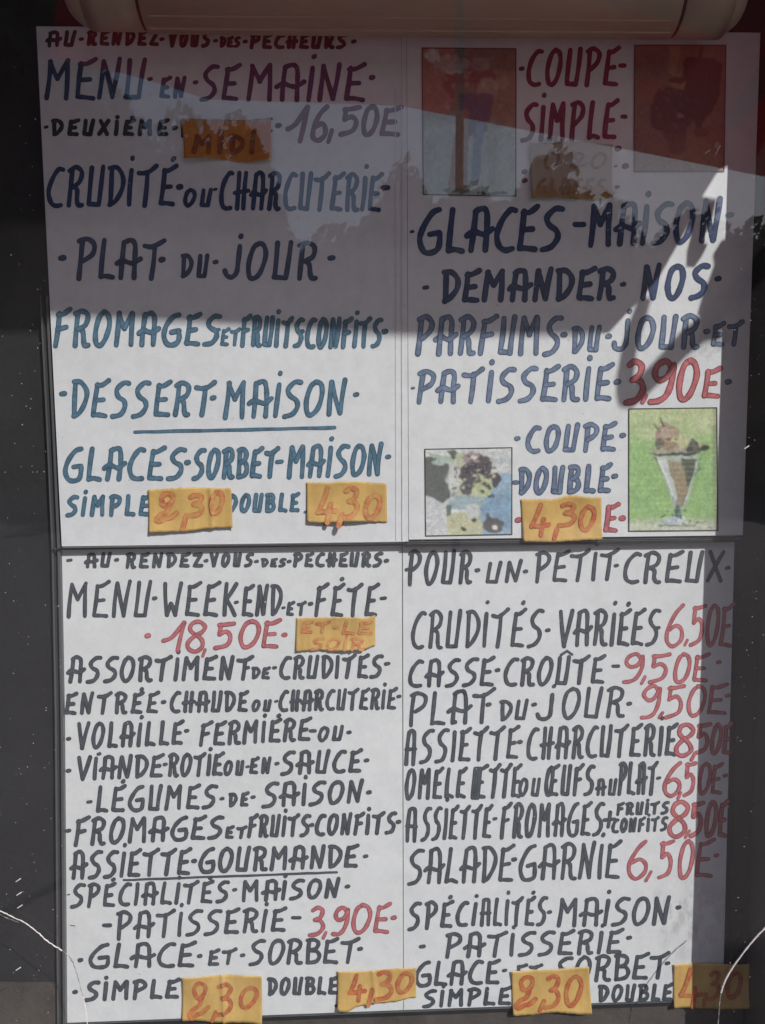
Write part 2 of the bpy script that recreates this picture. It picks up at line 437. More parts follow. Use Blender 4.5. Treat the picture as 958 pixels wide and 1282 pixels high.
B4 = quad_board('menu_board', [(504, 668), (920, 664), (905, 1250), (505.6, 1264.5)], YL, .0016, 'white snack board with a column of red prices, POUR UN PETIT CREUX', M['board_snack'])

def seam(pts, wpx, Y, th, mat, parent, name='sleeve_edge'):
    return strip(name, pts, wpx, Y, th, mat, parent)
seam([(494.5, 110), (495.5, 677)], .9, YS - .0004, .0003, M['sleeve'], B1)
seam([(502, 38), (503.2, 677)], 1.2, YS - .0006, .0005, M['sleeve'], B1)
seam([(80, 685.5), (300, 681.8), (506, 678.5)], 1.0, YS - .001, .002, M['sleeve'], B1)
strip('holder_lip', [(508, 679), (930, 673)], .1, YS + .001, .001, M['board_edge'], B2)
# horizontal lip strips in the joint between the rows
def hstrip(name, a, b, hpx, Y, th, mat, parent):
    v = [P(a[0], a[1], Y), P(b[0], b[1], Y), P(b[0], b[1] + hpx, Y), P(a[0], a[1] + hpx, Y)]
    return prism(name, v, Vector((0, th, 0)), mat, parent)
hstrip('joint_strip', (66, 687.0), (506, 681.5), 1.6, YS + .0022, .0018, M['channel_dark'], case)
hstrip('joint_strip', (506, 678.0), (928, 672.2), 3.2, YS + .0022, .0018, M['channel'], case)
hstrip('joint_strip', (506, 682.0), (922, 676.0), 2.8, YS + .0016, .0024, M['channel_dark'], case)
hstrip('foot_strip', (84, 1281), (905, 1250.5), 2.2, YS + .009, .004, M['channel'], case)
hstrip('foot_strip', (84, 1284), (905, 1253.5), 3.0, YS + .010, .003, M['channel_dark'], case)
seam([(504.6, 690), (505.6, 1262)], .5, YL - .0003, .0002, M['sleeve'], B4)
seam([(503.6, 684), (920.6, 683)], .4, YL - .0003, .0002, M['sleeve'], B4)

# ------------------------------------------------------------------ handwriting
# l = straight pen strokes (each leg its own stroke), s = one smooth stroke; y runs 0 (foot) to 1 (top)
G = {
 'A': (.86, ['l .14,0 .22,.96', 's .20,.93 .38,1.0 .58,1.0 .70,.86 .72,.5 .72,0', 's -.06,.37 .16,.47 .42,.41 .66,.39 .95,.52']),
 'a': (.80, ['l .08,0 .14,.97', 's .14,.97 .38,1.02 .62,.96 .68,.6 .70,0', 'l -.02,.46 .80,.46']),
 'B': (.72, ['l .10,0 .12,.98', 's .02,.98 .40,1.0 .62,.85 .52,.62 .20,.54', 's .20,.54 .56,.50 .72,.28 .55,.06 .08,0']),
 'C': (.72, ['s .72,.96 .50,.97 .20,.72 .06,.38 .16,.10 .42,.0 .70,.02']),
 'D': (.74, ['l .16,0 .12,.98', 's .02,.99 .40,.98 .70,.74 .68,.42 .40,.10 .14,.0']),
 'E': (.68, ['l .17,.93 .06,.03', 's .14,.90 .40,.92 .72,1.04', 'l .14,.47 .52,.49', 's .06,.03 .30,.03 .66,.0']),
 'F': (.68, ['l .19,.92 .06,-.02', 's .12,.88 .40,.92 .74,1.05', 'l .15,.48 .56,.54']),
 'G': (.88, ['s .78,1.0 .50,.92 .18,.62 .06,.30 .22,.03 .52,-.02 .80,.06 .86,.28 .82,.44', 'l .82,.45 .46,.41']),
 'H': (.78, ['l .14,0 .20,1', 'l .58,0 .66,1', 'l -.04,.43 .86,.50']),
 'I': (.18, ['l .06,0 .12,.97']),
 'i': (.20, ['l .06,0 .13,.93', 'l .14,1.24 .16,1.27']),
 'j': (.58, ['s .56,.95 .55,.5 .50,.14 .32,.0 .10,.03 .02,.20', 'l .58,1.26 .60,1.28']),
 'K': (.68, ['l .12,0 .12,1', 'l .64,1 .14,.47', 'l .16,.50 .68,0']),
 'L': (.62, ['l .18,1 .08,.02', 's .08,.02 .32,.05 .62,.0']),
 'M': (.96, ['l .06,0 .16,.98', 'l .14,.97 .46,.52', 'l .46,.52 .82,1.0', 'l .82,.98 .84,0']),
 'N': (.78, ['l .06,0 .14,.98', 'l .14,.98 .56,.02', 'l .56,.02 .74,1.04']),
 'O': (.78, ['s .46,1.0 .20,.86 .05,.42 .14,.06 .34,.0 .60,.20 .76,.62 .66,.92 .42,1.0']),
 'P': (.70, ['l .08,-.02 .16,.95', 's .02,.95 .36,1.02 .68,.88 .62,.62 .22,.42']),
 'R': (.74, ['l .08,0 .16,.95', 's .02,.93 .36,1.02 .66,.88 .58,.62 .22,.48', 's .24,.50 .46,.40 .50,.14 .58,.0 .74,.0']),
 'S': (.72, ['s .74,.98 .46,.98 .16,.78 .26,.58 .56,.44 .62,.24 .40,.04 .02,-.02']),
 'T': (.82, ['l .44,.88 .34,-.02', 's -.02,.86 .28,.84 .56,.90 .86,1.04']),
 'U': (.74, ['l .14,1 .06,.04', 'l .06,.03 .54,.01', 'l .54,.01 .70,1.02']),
 'V': (.72, ['l .0,1 .34,0', 'l .34,0 .72,1.02']),
 'W': (.92, ['l .0,1 .20,0', 'l .20,0 .40,.36', 'l .40,.36 .66,.0', 'l .66,.0 .88,1.02']),
 'X': (.68, ['l .06,1 .62,0', 'l .68,1 .0,.02']),
 'Z': (.66, ['l .0,.95 .62,1', 'l .62,1 .04,.03', 'l .04,.03 .68,.0']),
 '0': (.74, ['s .46,1.0 .20,.86 .04,.42 .12,.06 .32,.0 .58,.20 .74,.62 .64,.92 .40,1.0']),
 '1': (.62, ['s .0,.34 .24,.50 .58,1.0', 'l .58,1 .42,0']),
 '2': (.86, ['s .22,.66 .16,.84 .36,1.0 .62,.92 .62,.70 .38,.55 .20,.64', 's .56,.60 .44,.36 .20,.24 .02,.10 .14,.0 .36,.10 .58,.14 .86,.30']),
 '3': (.72, ['s .08,.90 .34,1.0 .62,.90 .52,.66 .26,.55', 's .26,.55 .56,.52 .70,.30 .46,.06 .02,.0']),
 '4': (.84, ['s .40,1 .24,.62 .04,.30', 's .04,.30 .40,.30 .84,.34', 'l .60,.52 .52,0']),
 '5': (.76, ['l .16,.95 .12,.56', 's .10,.93 .40,.94 .78,1.0', 's .12,.56 .44,.66 .66,.46 .52,.14 .0,.0']),
 '6': (.72, ['s .66,1.0 .34,.78 .08,.40 .08,.10 .34,-.02 .64,.14 .66,.38 .44,.50 .16,.40']),
 '8': (.70, ['s .34,.54 .14,.72 .20,.94 .46,1.0 .68,.84 .58,.64 .34,.52 .08,.28 .12,.06 .36,-.02 .62,.14 .58,.36 .36,.54']),
 '9': (.74, ['s .66,.84 .46,1.0 .18,.90 .08,.70 .24,.54 .50,.62 .68,.86', 's .70,.92 .68,.50 .50,.16 .28,.02 .0,.0']),
 ',': (.30, ['l .26,1 .04,0']),
 '-': (1.0, ['l .0,.5 1.0,.55']), '+': (1.0, ['l .0,.45 1.0,.52', 'l .56,1 .42,0']),
 ' ': (.30, []), '^': (1.0, ['l 0,0 .5,1', 'l .5,1 1,.1']),
}
G['\u00c9'] = (G['E'][0], G['E'][1] + ['l .54,1.20 .60,1.24'])
G['\u0152'] = (1.15, ['s .46,.98 .20,.84 .05,.42 .14,.06 .34,.0 .52,.20 .60,.6 .56,.95', 'l .60,.95 .52,.02', 's .40,.94 .80,.95 1.15,1.04', 'l .58,.47 .92,.49', 's .52,.03 .80,.02 1.08,.0'])
G['e'] = G['E']

class Ink:
    """collects pen strokes of one line of writing, given in photo pixels, as flat ribbons just proud of the surface"""
    zc = 0
    def __init__(s, Y, disp=None, lift=.00010): s.ws = .90 if Y < YL - .001 else .84; s.Y, s.disp, s.lift = Y, disp, lift; s.v, s.f, s.e, s.m = [], [], [], []
    def pt(s, x, y, h):
        p = P(x, y, s.Y - s.lift - h)
        if s.disp: p.y -= s.disp(x, y)
        return p
    def stroke(s, pts, w, mi):
        Ink.zc = (Ink.zc + 1) % 36
        w = w * s.ws
        h0 = Ink.zc * 1.1e-5
        pts = np.array(pts, float)
        n = len(pts)
        if n < 2: return
        tg = np.gradient(pts, axis=0) if n > 2 else np.array([pts[1] - pts[0]] * 2)
        L = np.linalg.norm(tg, axis=1); L[L < 1e-6] = 1e-6
        tg = tg / L[:, None]; nm = np.stack([-tg[:, 1], tg[:, 0]], 1)
        r = w / 2; b = len(s.v); inner = .50
        ph = random.random() * 6
        rad = [r * (1 + .07 * math.sin(ph + i * .9) + random.uniform(-.04, .04)) for i in range(n)]
        for i in range(n):
            for o_, e in ((-1, 1), (-inner, 0), (inner, 0), (1, 1)):
                q = pts[i] + nm[i] * o_ * rad[i]
                s.v.append(s.pt(q[0], q[1], h0 + i * 1.2e-6)); s.e.append(e)
        for i in range(n - 1):
            for k in range(3):
                a = b + i * 4 + k
                s.f.append((a, a + 1, a + 5, a + 4)); s.m.append(mi)
        for end, sg in ((0, -1), (n - 1, 1)):
            c, t, q = pts[end], tg[end] * sg, nm[end]
            base = b + end * 4
            K = 5; ring_o, ring_i = [base], [base + 1]
            for k in range(1, K):
                a = math.pi * k / K
                d = -q * math.cos(a) + t * math.sin(a)
                for rr, e, lst in ((rad[end], 1, ring_o), (rad[end] * inner, 0, ring_i)):
                    z = c + d * rr
                    lst.append(len(s.v)); s.v.append(s.pt(z[0], z[1], h0 + end * 1.2e-6)); s.e.append(e)
            ring_o.append(base + 3); ring_i.append(base + 2)
            for k in range(K):
                s.f.append((ring_o[k], ring_o[k + 1], ring_i[k + 1], ring_i[k])); s.m.append(mi)
            s.f.append(tuple(ring_i)); s.m.append(mi)
    def glyph(s, ch, x0, x1, top, bot, w, mi, jit=.02):
        """top(x), bot(x): px heights of the line at x"""
        gw, strokes = G[ch]
        jx, js = random.uniform(-jit, jit), random.uniform(-.035, .035)
        for st in strokes:
            kind, *ps = st.split()
            q = [tuple(map(float, a.split(','))) for a in ps]
            q = [(a + random.uniform(-.018, .018), c + random.uniform(-.012, .012)) for a, c in q]
            def tp(a, c):
                x = x0 + (x1 - x0) * (a + jx + js * (c - .5)) / gw + (c - .5) * abs(bot(x0) - top(x0)) * .055
                return (x, lerp(bot(x), top(x), c))
            q = [tp(*z) for z in q]
            if kind == 's': s.stroke(smooth_path(q, 5), w, mi)
            else:
                for a, c in zip(q, q[1:]):
                    d = math.hypot(c[0] - a[0], c[1] - a[1]); k = max(3, int(d / 6))
                    bend = random.uniform(-.02, .02) * d
                    nx, ny = -(c[1] - a[1]) / max(d, 1e-6), (c[0] - a[0]) / max(d, 1e-6)
                    s.stroke([(lerp(a[0], c[0], t) + nx * bend * math.sin(math.pi * t), lerp(a[1], c[1], t) + ny * bend * math.sin(math.pi * t)) for t in (j / (k - 1) for j in range(k))], w, mi)
    def word(s, txt, xL, xR, yTL, yBL, yTR=None, yBR=None, w=7, mi=0, gap=None):
        yTR = yTL if yTR is None else yTR; yBR = yBL if yBR is None else yBR
        top = lambda x: lerp(yTL, yTR, (x - xL) / max(xR - xL, 1)) + w / 2
        bot = lambda x: lerp(yBL, yBR, (x - xL) / max(xR - xL, 1)) - w / 2
        a, b = xL + w / 2, xR - w / 2
        tot = sum(G[c][0] for c in txt); n = len(txt)
        w_ = w * s.ws; gp = w_ * (1.45 if gap is None else gap) if n > 1 else 0
        u = (b - a - gp * (n - 1)) / tot
        if u < w_ * 1.9 and n > 1:
            gp = max(w_ * .75, (b - a - w_ * 1.9 * tot) / (n - 1)); u = (b - a - gp * (n - 1)) / tot
        x = a
        for c in txt:
            s.glyph(c, x, x + u * G[c][0], top, bot, w, mi)
            x += u * G[c][0] + gp
    def dot(s, x, y, w=8, mi=0, dx=1.2, dy=-.3):
        s.stroke([(x - dx, y - dy), (x, y), (x + dx, y + dy)], w, mi)
    def line(s, x0, y0, x1, y1, w, mi=0):
        n = max(4, int(abs(x1 - x0) / 12))
        s.stroke([(lerp(x0, x1, t) , lerp(y0, y1, t) + random.uniform(-.3, .3)) for t in (j / (n - 1) for j in range(n))], w, mi)
    def build(s, name, mats, parent, label=None):
        o = mesh_obj(name, s.v, s.f, [M[k] for k in mats], parent, fm=s.m, attr=s.e)
        if label: o['label'] = label
        return o

def write(parent, Y, mats, items, label=None, name='lettering'):
    groups = []
    for it in items:
        if it[0] in ('.', ',', '-', '_') and groups: groups[-1].append(it)
        elif groups and all(q[0] in '._-,' for q in groups[-1]) and len(groups) == 1: groups[-1].append(it)
        else: groups.append([it])
    for gi in groups: o = write_word(parent, Y, mats, gi, label, name)
    return o
def write_word(parent, Y, mats, items, label, name):
    k = Ink(Y)
    for it in items:
        if it[0] == '.': k.dot(*it[1:3], **(it[3] if len(it) > 3 else {}))
        elif it[0] == '_': k.line(*it[1:])
        else:
            kw = it[-1] if isinstance(it[-1], dict) else {}
            k.word(*[a for a in it if not isinstance(a, dict)], **kw)
    return k.build(name, mats, parent, label)

T, BL, GR, RD = 'ink_teal', 'ink_blue', 'ink_grey', 'ink_red'
d = dict
# board 1 -------------------------------------------------
write(B1, YS, ['ink_black'], [('AU', 57, 97, 38, 60, 37, 59, d(w=5.6)), ('.', 102, 49, d(w=5)), ('RENDEZ', 108, 200, 37, 58, d(w=5.6, gap=1.3)), ('.', 203, 49, d(w=5)), ('VOUS', 210, 264, 38, 60, d(w=5.6, gap=1.3)), ('.', 270, 51, d(w=5)),
   ('DES', 274, 302, 45, 60, d(w=4.6, gap=1.2)), ('.', 307, 52, d(w=5)), ('PECHEURS', 312, 435, 41, 62, d(w=5.6, gap=1.2)), ('.', 443, 52, d(w=6))], 'black lettering')
write(B1, YS, ['ink_blue_shaded'], [('MENU', 54, 184, 73, 126, 72, 126, d(w=6.6, gap=1.2)), ('.', 188, 99, d(w=6)), ('EN', 199, 234, 95, 124, d(w=6)), ('.', 245, 103, d(w=6)), ('SE', 250, 301, 80, 127, d(w=6.5)), ('MAiNE', 307, 459, 78, 128, 79, 128, d(w=6.6, gap=1.25)), ('.', 466, 97, d(w=7))])
write(B1, YS, ['ink_black'], [('.', 58, 159, d(w=4.6)), ('DEUXi\u00c9ME', 63, 212, 148, 171, d(w=6, gap=1.55)), ('.', 219, 160, d(w=6.5)), ('_', 228, 151, 228.5, 171, 4), ('.', 339, 149, d(w=4)), ('.', 339, 164, d(w=4)), ('.', 349, 157, d(w=7))], 'black lettering')
write(B1, YS, ['ink_maroon'], [('1', 358, 389, 130, 180, d(w=7)), ('6', 388, 413, 130, 179), (',', 408, 419, 160, 181, d(w=6)), ('5', 425, 453, 131, 172), ('0', 451, 475, 130, 172), ('E', 474, 503, 132, 172)], 'purplish red price 16,50E')
write(B1, YS, ['ink_blue_shaded'], [('CRUDiT\u00c9', 57, 221, 207, 261, 206, 259, d(w=6.6, gap=1.15)), ('.', 225, 234), ('OU', 228, 267, 235, 260, d(w=6)), ('.', 269.5, 237, d(w=4)), ('CHARCUTERiE', 273, 479, 212, 264, 217, 266, d(w=6.4, gap=1.0)), ('-', 477, 489, 231, 239, d(w=7))])
write(B1, YS, ['ink_blue_shaded'], [('.', 78, 323, d(dx=2)), ('PLAT', 94, 207, 296, 351, 299, 351, d(w=7, gap=1.1)), ('.', 203, 325), ('DU', 225, 263, 317, 349, d(w=6.4)), ('.', 270, 328, d(w=6.5)), ('j', 278, 303, 303, 350), ('OUR', 307, 399, 301, 352, d(w=7)), ('.', 415, 323, d(dx=2))])
write(B1, YS, ['ink_teal'], [('FROMAGES', 66, 278, 385, 436, 392, 434, d(w=7.2, gap=1.15)), ('.', 273, 413, d(w=5)), ('ET', 275, 302, 410, 434, d(w=5.5, gap=1)), ('FRUiTS', 300, 382, 393, 435, 397, 436, d(w=6.6, gap=.9)), ('.', 378, 415, d(w=6)), ('CONFiTS', 381, 480, 396, 438, 397, 436, d(w=6.6, gap=.9)), ('.', 482, 415)])
write(B1, YS, [T], [('.', 79, 493, d(dx=2)), ('DESSERT', 87, 270, 474, 525, 477, 522, d(w=7, gap=1.3)), ('.', 267, 498, d(w=7)), ('MAiSON', 278, 436, 475, 526, 474, 521, d(w=6.8, gap=1.1)), ('.', 446, 494, d(w=7)), ('_', 169, 541, 419, 535.5, 5)])
write(B1, YS, [T], [('GLACES', 77, 233, 558, 605, 559, 602, d(w=7, gap=1.15)), ('.', 235, 579), ('SORBET', 240, 350, 560, 602, 559, 599, d(w=7, gap=1.0)), ('.', 350, 578, d(dx=3, w=6)), ('MAiSON', 359, 481, 556, 601, 554, 597, d(w=6.8, gap=1.0)), ('.', 486, 572, d(w=7))])
write(B1, YS, [T], [('SiMPLE', 81, 190, 619, 648, 618, 647, d(w=6.4, gap=1.35)), ('DOUBLE', 283, 376, 617, 643, 616, 642, d(w=6, gap=1.2)), ('.', 383, 641, d(w=4))])
# board 2 -------------------------------------------------
write(B2, YS, ['ink_maroon'], [('.', 653, 86, d(w=6)), ('COUPE', 658, 776, 60, 109, 58, 109, d(w=6.6, gap=1.3)), ('-', 774, 785, 79, 85, d(w=6))], 'purplish lettering COUPE')
write(B2, YS, ['ink_maroon'], [('SiMPLE', 652, 774, 128, 179, 124, 175, d(w=6.6, gap=1.3)), ('-', 776, 786, 143, 149, d(w=6)), ('.', 774, 186, d(w=8)), ('.', 657, 215, d(w=7)), ('.', 657, 226, d(w=7)), ('.', 771, 208, d(w=3)), ('.', 783, 208, d(w=8)), ('.', 773, 234, d(w=5))], 'purplish lettering SIMPLE')
write(B2, YS, ['ink_blue_shaded'], [('.', 516, 290, d(w=4.5)), ('GLACES', 521, 706, 259, 320, 256, 315, d(w=8.4, gap=1.0)), ('-', 716, 735, 277, 285, d(w=8)), ('MAiSO', 735, 872, 253, 311, 250, 306, d(w=8, gap=.95)), ('N', 875, 906, 247, 305, d(w=8)), ('.', 914, 269, d(w=8, dx=2))])
write(B2, YS, ['ink_blue_shaded'], [('.', 533, 360, d(dx=2, w=6)), ('DEMANDER', 550, 773, 337, 381, 333, 377, d(w=8, gap=1.05)), ('.', 780, 356, d(w=7)), ('NOS', 801, 889, 330, 378, 328, 375, d(w=8, gap=1.4)), ('.', 899, 349, d(w=8))])
write(B2, YS, ['ink_blue'], [('PARFUMS', 519, 704, 394, 446, 394, 446, d(w=7.6, gap=1.1)), ('.', 706, 419, d(w=8)), ('DU', 714, 754, 408, 444, 406, 441, d(w=7)), ('.', 762, 421, d(w=7)), ('j', 766, 790, 396, 440, d(w=7)), ('OUR', 794, 878, 394, 440, 392, 438, d(w=7.6, gap=1.2)), ('.', 885, 415, d(w=8)), ('ET', 889, 932, 404, 435, 400, 434, d(w=7))])
write(B2, YS, ['ink_blue'], [('.', 517, 486, d(w=3.5)), ('PATiSSERiE', 520, 768, 463, 507, 454, 503, d(w=7.4, gap=1.3)), ('.', 773, 478, d(w=8))])
write(B2, YS, ['ink_red', 'ink_blue'], [('3', 780, 811, 448, 508, d(w=9)), (',', 801, 812, 492, 507, d(w=7)), ('9', 812, 848, 448, 507, d(w=8.6)), ('0', 846, 877, 447, 504, d(w=8.4)), ('E', 878, 903, 459, 500, d(w=7.6)), ('.', 912, 478, d(w=7.5, mi=1))], 'red price 3,90E')
write(B2, YS, ['ink_blue'], [('.', 648, 549, d(w=7)), ('COUPE', 656, 773, 532, 569, 527, 566, d(w=7.2, gap=1.3)), ('.', 780, 545, d(w=7))])
write(B2, YS, ['ink_blue'], [('-', 641, 651, 601, 607, d(w=6)), ('DOUBLE', 647, 767, 584, 621, 579, 618, d(w=7.4, gap=1.2)), ('.', 770, 596, d(w=7.5))])
write(B2, YS, ['ink_red'], [('.', 649, 651, d(w=7.5)), ('E', 755, 776, 629, 668, d(w=7)), ('.', 779, 649, d(w=8))], 'red letter E after the covered price')
# board 3 -------------------------------------------------
g = ['ink_grey']
write(B3, YL, g, [('.', 87, 701.5, d(w=5, dx=2)), ('AU', 105, 141, 692, 713, 690, 711, d(w=5.8)), ('.', 146, 701, d(w=5)), ('RENDEZ', 156, 255, 691, 713, 691, 711, d(w=5.6)), ('.', 258, 702, d(w=5)), ('VOUS', 262, 318, 691, 711, d(w=5.6)), ('.', 321, 703, d(w=5)), ('DES', 326, 359, 698, 711, d(w=4.6, gap=1.1)), ('.', 362, 703, d(w=5)), ('PECHEURS', 366, 480, 691, 711, 690, 711, d(w=5.6, gap=1.2)), ('.', 484, 702, d(w=5.4))])
write(B3, YL, g, [('MENU', 82, 191, 728, 775, 726, 774, d(w=6)), ('.', 194, 749, d(w=6)), ('WEEK', 202, 299, 728, 773, 728, 773, d(w=6.2)), ('.', 296, 754, d(w=5)), ('END', 302, 355, 731, 773, 731, 772, d(w=6.2, gap=1.1)), ('.', 355, 761, d(w=4)), ('ET', 358, 384, 752, 772, d(w=5.4)), ('.', 389, 756, d(w=6)), ('F\u00c9TE', 393, 475, 730, 773, 730, 773, d(w=6.2)), ('.', 480, 749, d(w=5, dx=2.4))])
write(B3, YL, ['ink_red'], [('.', 185, 796, d(w=7)), ('1', 202, 235, 776, 818, d(w=6.2)), ('8', 230, 260, 775, 818, d(w=6.4)), (',', 251, 260, 811, 824, d(w=5)), ('5', 268, 295, 777, 815, d(w=6.6)), ('0', 297, 327, 774, 813, d(w=6.6)), ('E', 326, 352, 774, 813, d(w=6.6)), ('.', 356, 795, d(w=7))], 'red price 18,50E')
write(B3, YL, g, [('ASSORTiMENT', 83, 318, 820, 857, 820, 852, d(w=6.4, gap=1.2)), ('.', 310, 836, d(w=5)), ('DE', 314, 339, 834, 851, d(w=5, gap=1.1)), ('.', 344, 836, d(w=5)), ('CRUDITES', 348, 480, 820, 852, 818, 850, d(w=6, gap=1.15)), ('.', 485, 831, d(w=5.4, dx=2))])
write(B3, YL, g, [('ENTR\u00c9E', 80, 200, 866, 896, 865, 894, d(w=6, gap=1.5)), ('.', 205, 879, d(w=6)), ('CHAUDE', 211, 312, 864, 894, 864, 892, d(w=6, gap=1.15)), ('OU', 314, 341, 875, 892, d(w=5.2)), ('.', 346, 878, d(w=4)), ('CHARCUTERiE', 348, 498, 863, 892, 860, 889, d(w=5.6, gap=1.0)), ('.', 499.5, 872, d(w=5.4))])
write(B3, YL, g, [('.', 86, 925, d(w=5.4)), ('VOLAiLLE', 95, 231, 903, 940, 901, 933, d(w=6.2, gap=1.3)), ('.', 234, 915, d(w=6)), ('FERMi\u00c9RE', 248, 390, 903, 936, 897, 928, d(w=6, gap=1.15)), ('-', 386, 397, 912, 918, d(w=5)), ('OU', 397, 431, 909, 930, 907, 928, d(w=5.4)), ('.', 437, 917, d(w=5.4))])
write(B3, YL, g, [('.', 86, 965, d(w=6)), ('VIANDE', 95, 206, 946, 979, 943, 974, d(w=6.2, gap=1.1)), ('.', 124, 944, d(w=5)), ('.', 207, 957, d(w=5)), ('ROTiE', 209, 281, 942, 974, 941, 972, d(w=6, gap=1.0)), ('OU', 279, 307, 951, 972, d(w=5.4)), ('.', 310, 960, d(w=4)), ('EN', 311, 341, 947, 970, d(w=5.8)), ('.', 347, 956, d(w=5.4)), ('SAUCE', 350, 454, 939, 972, 937, 968, d(w=6.2, gap=1.25)), ('.', 459, 952, d(w=6))])
write(B3, YL, g, [('.', 112, 1004, d(w=5, dx=2)), ('L\u00c9GUMES', 119, 273, 982, 1019, 981, 1013, d(w=6.2, gap=1.3)), ('.', 278, 1000, d(w=5)), ('DE', 285, 313, 992, 1012, 990, 1010, d(w=5.6)), ('.', 317, 998, d(w=5.4)), ('SAiSON', 327, 457, 978, 1013, 975, 1006, d(w=6.2, gap=1.3)), ('.', 462, 992, d(w=6))])
write(B3, YL, g, [('.', 86, 1040, d(w=5.6)), ('FROMAGES', 91, 281, 1022, 1061, 1020, 1051, d(w=6.4, gap=1.2)), ('ET', 281, 310, 1033, 1051, d(w=5.4)), ('FRUiTS', 309, 390, 1019, 1050, 1018, 1048, d(w=6, gap=1.0)), ('.', 390, 1033, d(w=6)), ('CONFiTS', 393, 498, 1018, 1048, 1015, 1045, d(w=6.2, gap=1.05)), ('.', 499, 1029, d(w=6))])
write(B3, YL, g, [('ASSiETTE', 87, 240, 1064, 1103, 1061, 1096, d(w=6.4, gap=1.15)), ('.', 243, 1078, d(w=6.6)), ('GOURMANDE', 247, 450, 1060, 1095, 1056, 1087, d(w=6.4, gap=1.15)), ('.', 458, 1072, d(w=6)), ('_', 155, 1102, 422, 1092, 3.6)])
write(B3, YL, g, [('.', 86, 1120, d(w=2)), ('SP\u00c9CIALiT\u00c9S', 88, 288, 1105, 1138, 1101, 1131, d(w=6, gap=1.4)), ('.', 294, 1114, d(w=5)), ('MAiSON', 301, 427, 1101, 1131, 1098, 1125, d(w=6, gap=1.2)), ('.', 435, 1110, d(w=6))])
write(B3, YL, ['ink_grey', 'ink_red'], [('-', 127, 141, 1155, 1162, d(w=6)), ('PATiSSERiE', 144, 359, 1140, 1178, 1135, 1167, d(w=6, gap=1.35)), ('-', 364, 378, 1146, 1152, d(w=5)), ('3', 386, 409, 1133, 1174, d(w=6.4, mi=1)), (',', 402, 411, 1165, 1177, d(w=5, mi=1)), ('9', 415, 440, 1133, 1173, d(w=6.4, mi=1)), ('0', 438, 467, 1130, 1171, d(w=6.4, mi=1)), ('E', 467, 490, 1130, 1170, d(w=6.2, mi=1)), ('.', 493, 1149, d(w=7, mi=1))])
write(B3, YL, g, [('.', 101, 1202, d(w=6.4)), ('GLACE', 109, 246, 1180, 1214, 1178, 1212, d(w=6.2, gap=1.25)), ('.', 250, 1197, d(w=6)), ('ET', 259, 297, 1188, 1211, 1186, 1208, d(w=5.6)), ('.', 304, 1196, d(w=6)), ('SORBET', 311, 450, 1175, 1210, 1173, 1207, d(w=6, gap=1.2)), ('.', 451, 1188, d(w=6)), ('_', 88, 1158.5, 94, 1159.5, 1.2)])
write(B3, YL, g, [('.', 94, 1242, d(w=6)), ('SiMPLE', 105, 226, 1227, 1255, 1224, 1251, d(w=6.4, gap=1.3)), ('DOUBLE', 333, 425, 1223, 1248, 1221, 1246, d(w=6, gap=1.15))])
# board 4 -------------------------------------------------
write(B4, YL, g, [('.', 510, 713, d(w=5)), ('POUR', 510, 593, 688, 734, 688, 732, d(w=6)), ('.', 598, 714, d(w=6)), ('UN', 607, 655, 703, 732, 700, 730, d(w=5.8)), ('.', 658, 715.5, d(w=5.4)), ('PETiT', 668, 776, 690, 731, 686, 727, d(w=5.8, gap=1.3)), ('.', 772, 708, d(w=5.4)), ('CREUX', 778, 908, 690, 732, 688, 730, d(w=6, gap=1.5)), ('.', 911, 711, d(w=6))])
write(B4, YL, ['ink_grey'], [('CRUDiT\u00c9S', 513, 681, 764, 814, 761, 811, d(w=6, gap=1.4)), ('.', 686, 789, d(w=6)), ('VAR', 698, 762, 763, 812, 761, 809, d(w=6, gap=1.1)), ('i\u00c9ES', 763, 827, 763, 810, 761, 809, d(w=6, gap=1.1)), ('.', 824, 786, d(w=5.6))])
def price(y0, y1, xs, dots=(), lab='', wd=6):
    k = Ink(YL)
    for ch, a, b, *yy in xs:
        ya, yb = yy if yy else (y0, y1)
        k.word(ch, a, b, ya, yb, w=wd if ch != ',' else 4.6)
    for (x, y) in dots: k.dot(x, y, 6)
    k.build('lettering', ['ink_red'], B4, lab)
price(755, 811, [('6', 831, 859), (',', 855, 863, 799, 810), ('5', 863, 884), ('0', 882, 902), ('E', 899, 919)], lab='red price 6,50E after CRUDITES VARIEES')
write(B4, YL, g, [('CASSE', 510, 620, 825, 862, 821, 860, d(w=6, gap=1.3)), ('.', 623, 839, d(w=6)), ('CROUTE', 629, 759, 822, 861, 819, 857, d(w=6, gap=1.25)), ('^', 701, 719, 813, 822, d(w=4)), ('-', 765, 777, 831, 837, d(w=5))])
price(816, 857, [('9', 779, 809), (',', 800, 811, 845, 858), ('5', 812, 840), ('0', 842, 867), ('E', 866, 889, 817, 855)], [(900, 829)], 'red price 9,50E after CASSE CROUTE')
write(B4, YL, g, [('PLAT', 510, 620, 866, 911, 861, 906, d(w=6, gap=1.3)), ('.', 612, 882, d(w=6)), ('DU', 624, 663, 876, 904, 874, 902, d(w=5.6)), ('.', 669, 882, d(w=6)), ('j', 671, 695, 865, 903, d(w=6)), ('OUR', 701, 784, 860, 902, 858, 899, d(w=6)), ('.', 788, 881, d(w=6))])
price(856, 901, [('9', 801, 830), (',', 822, 832, 890, 901), ('5', 832, 859), ('0', 859, 886, 856, 899), ('E', 884, 912, 855, 896)], [(911, 871)], 'red price 9,50E after PLAT DU JOUR')
write(B4, YL, g, [('a', 506, 523, 913, 960, d(w=6)), ('SSiETTE', 525, 651, 912, 957, 908, 951, d(w=6, gap=1.25)), ('.', 651, 929, d(w=6)), ('CHARCUTERiE', 658, 849, 909, 953, 905, 947, d(w=6, gap=1.15))])
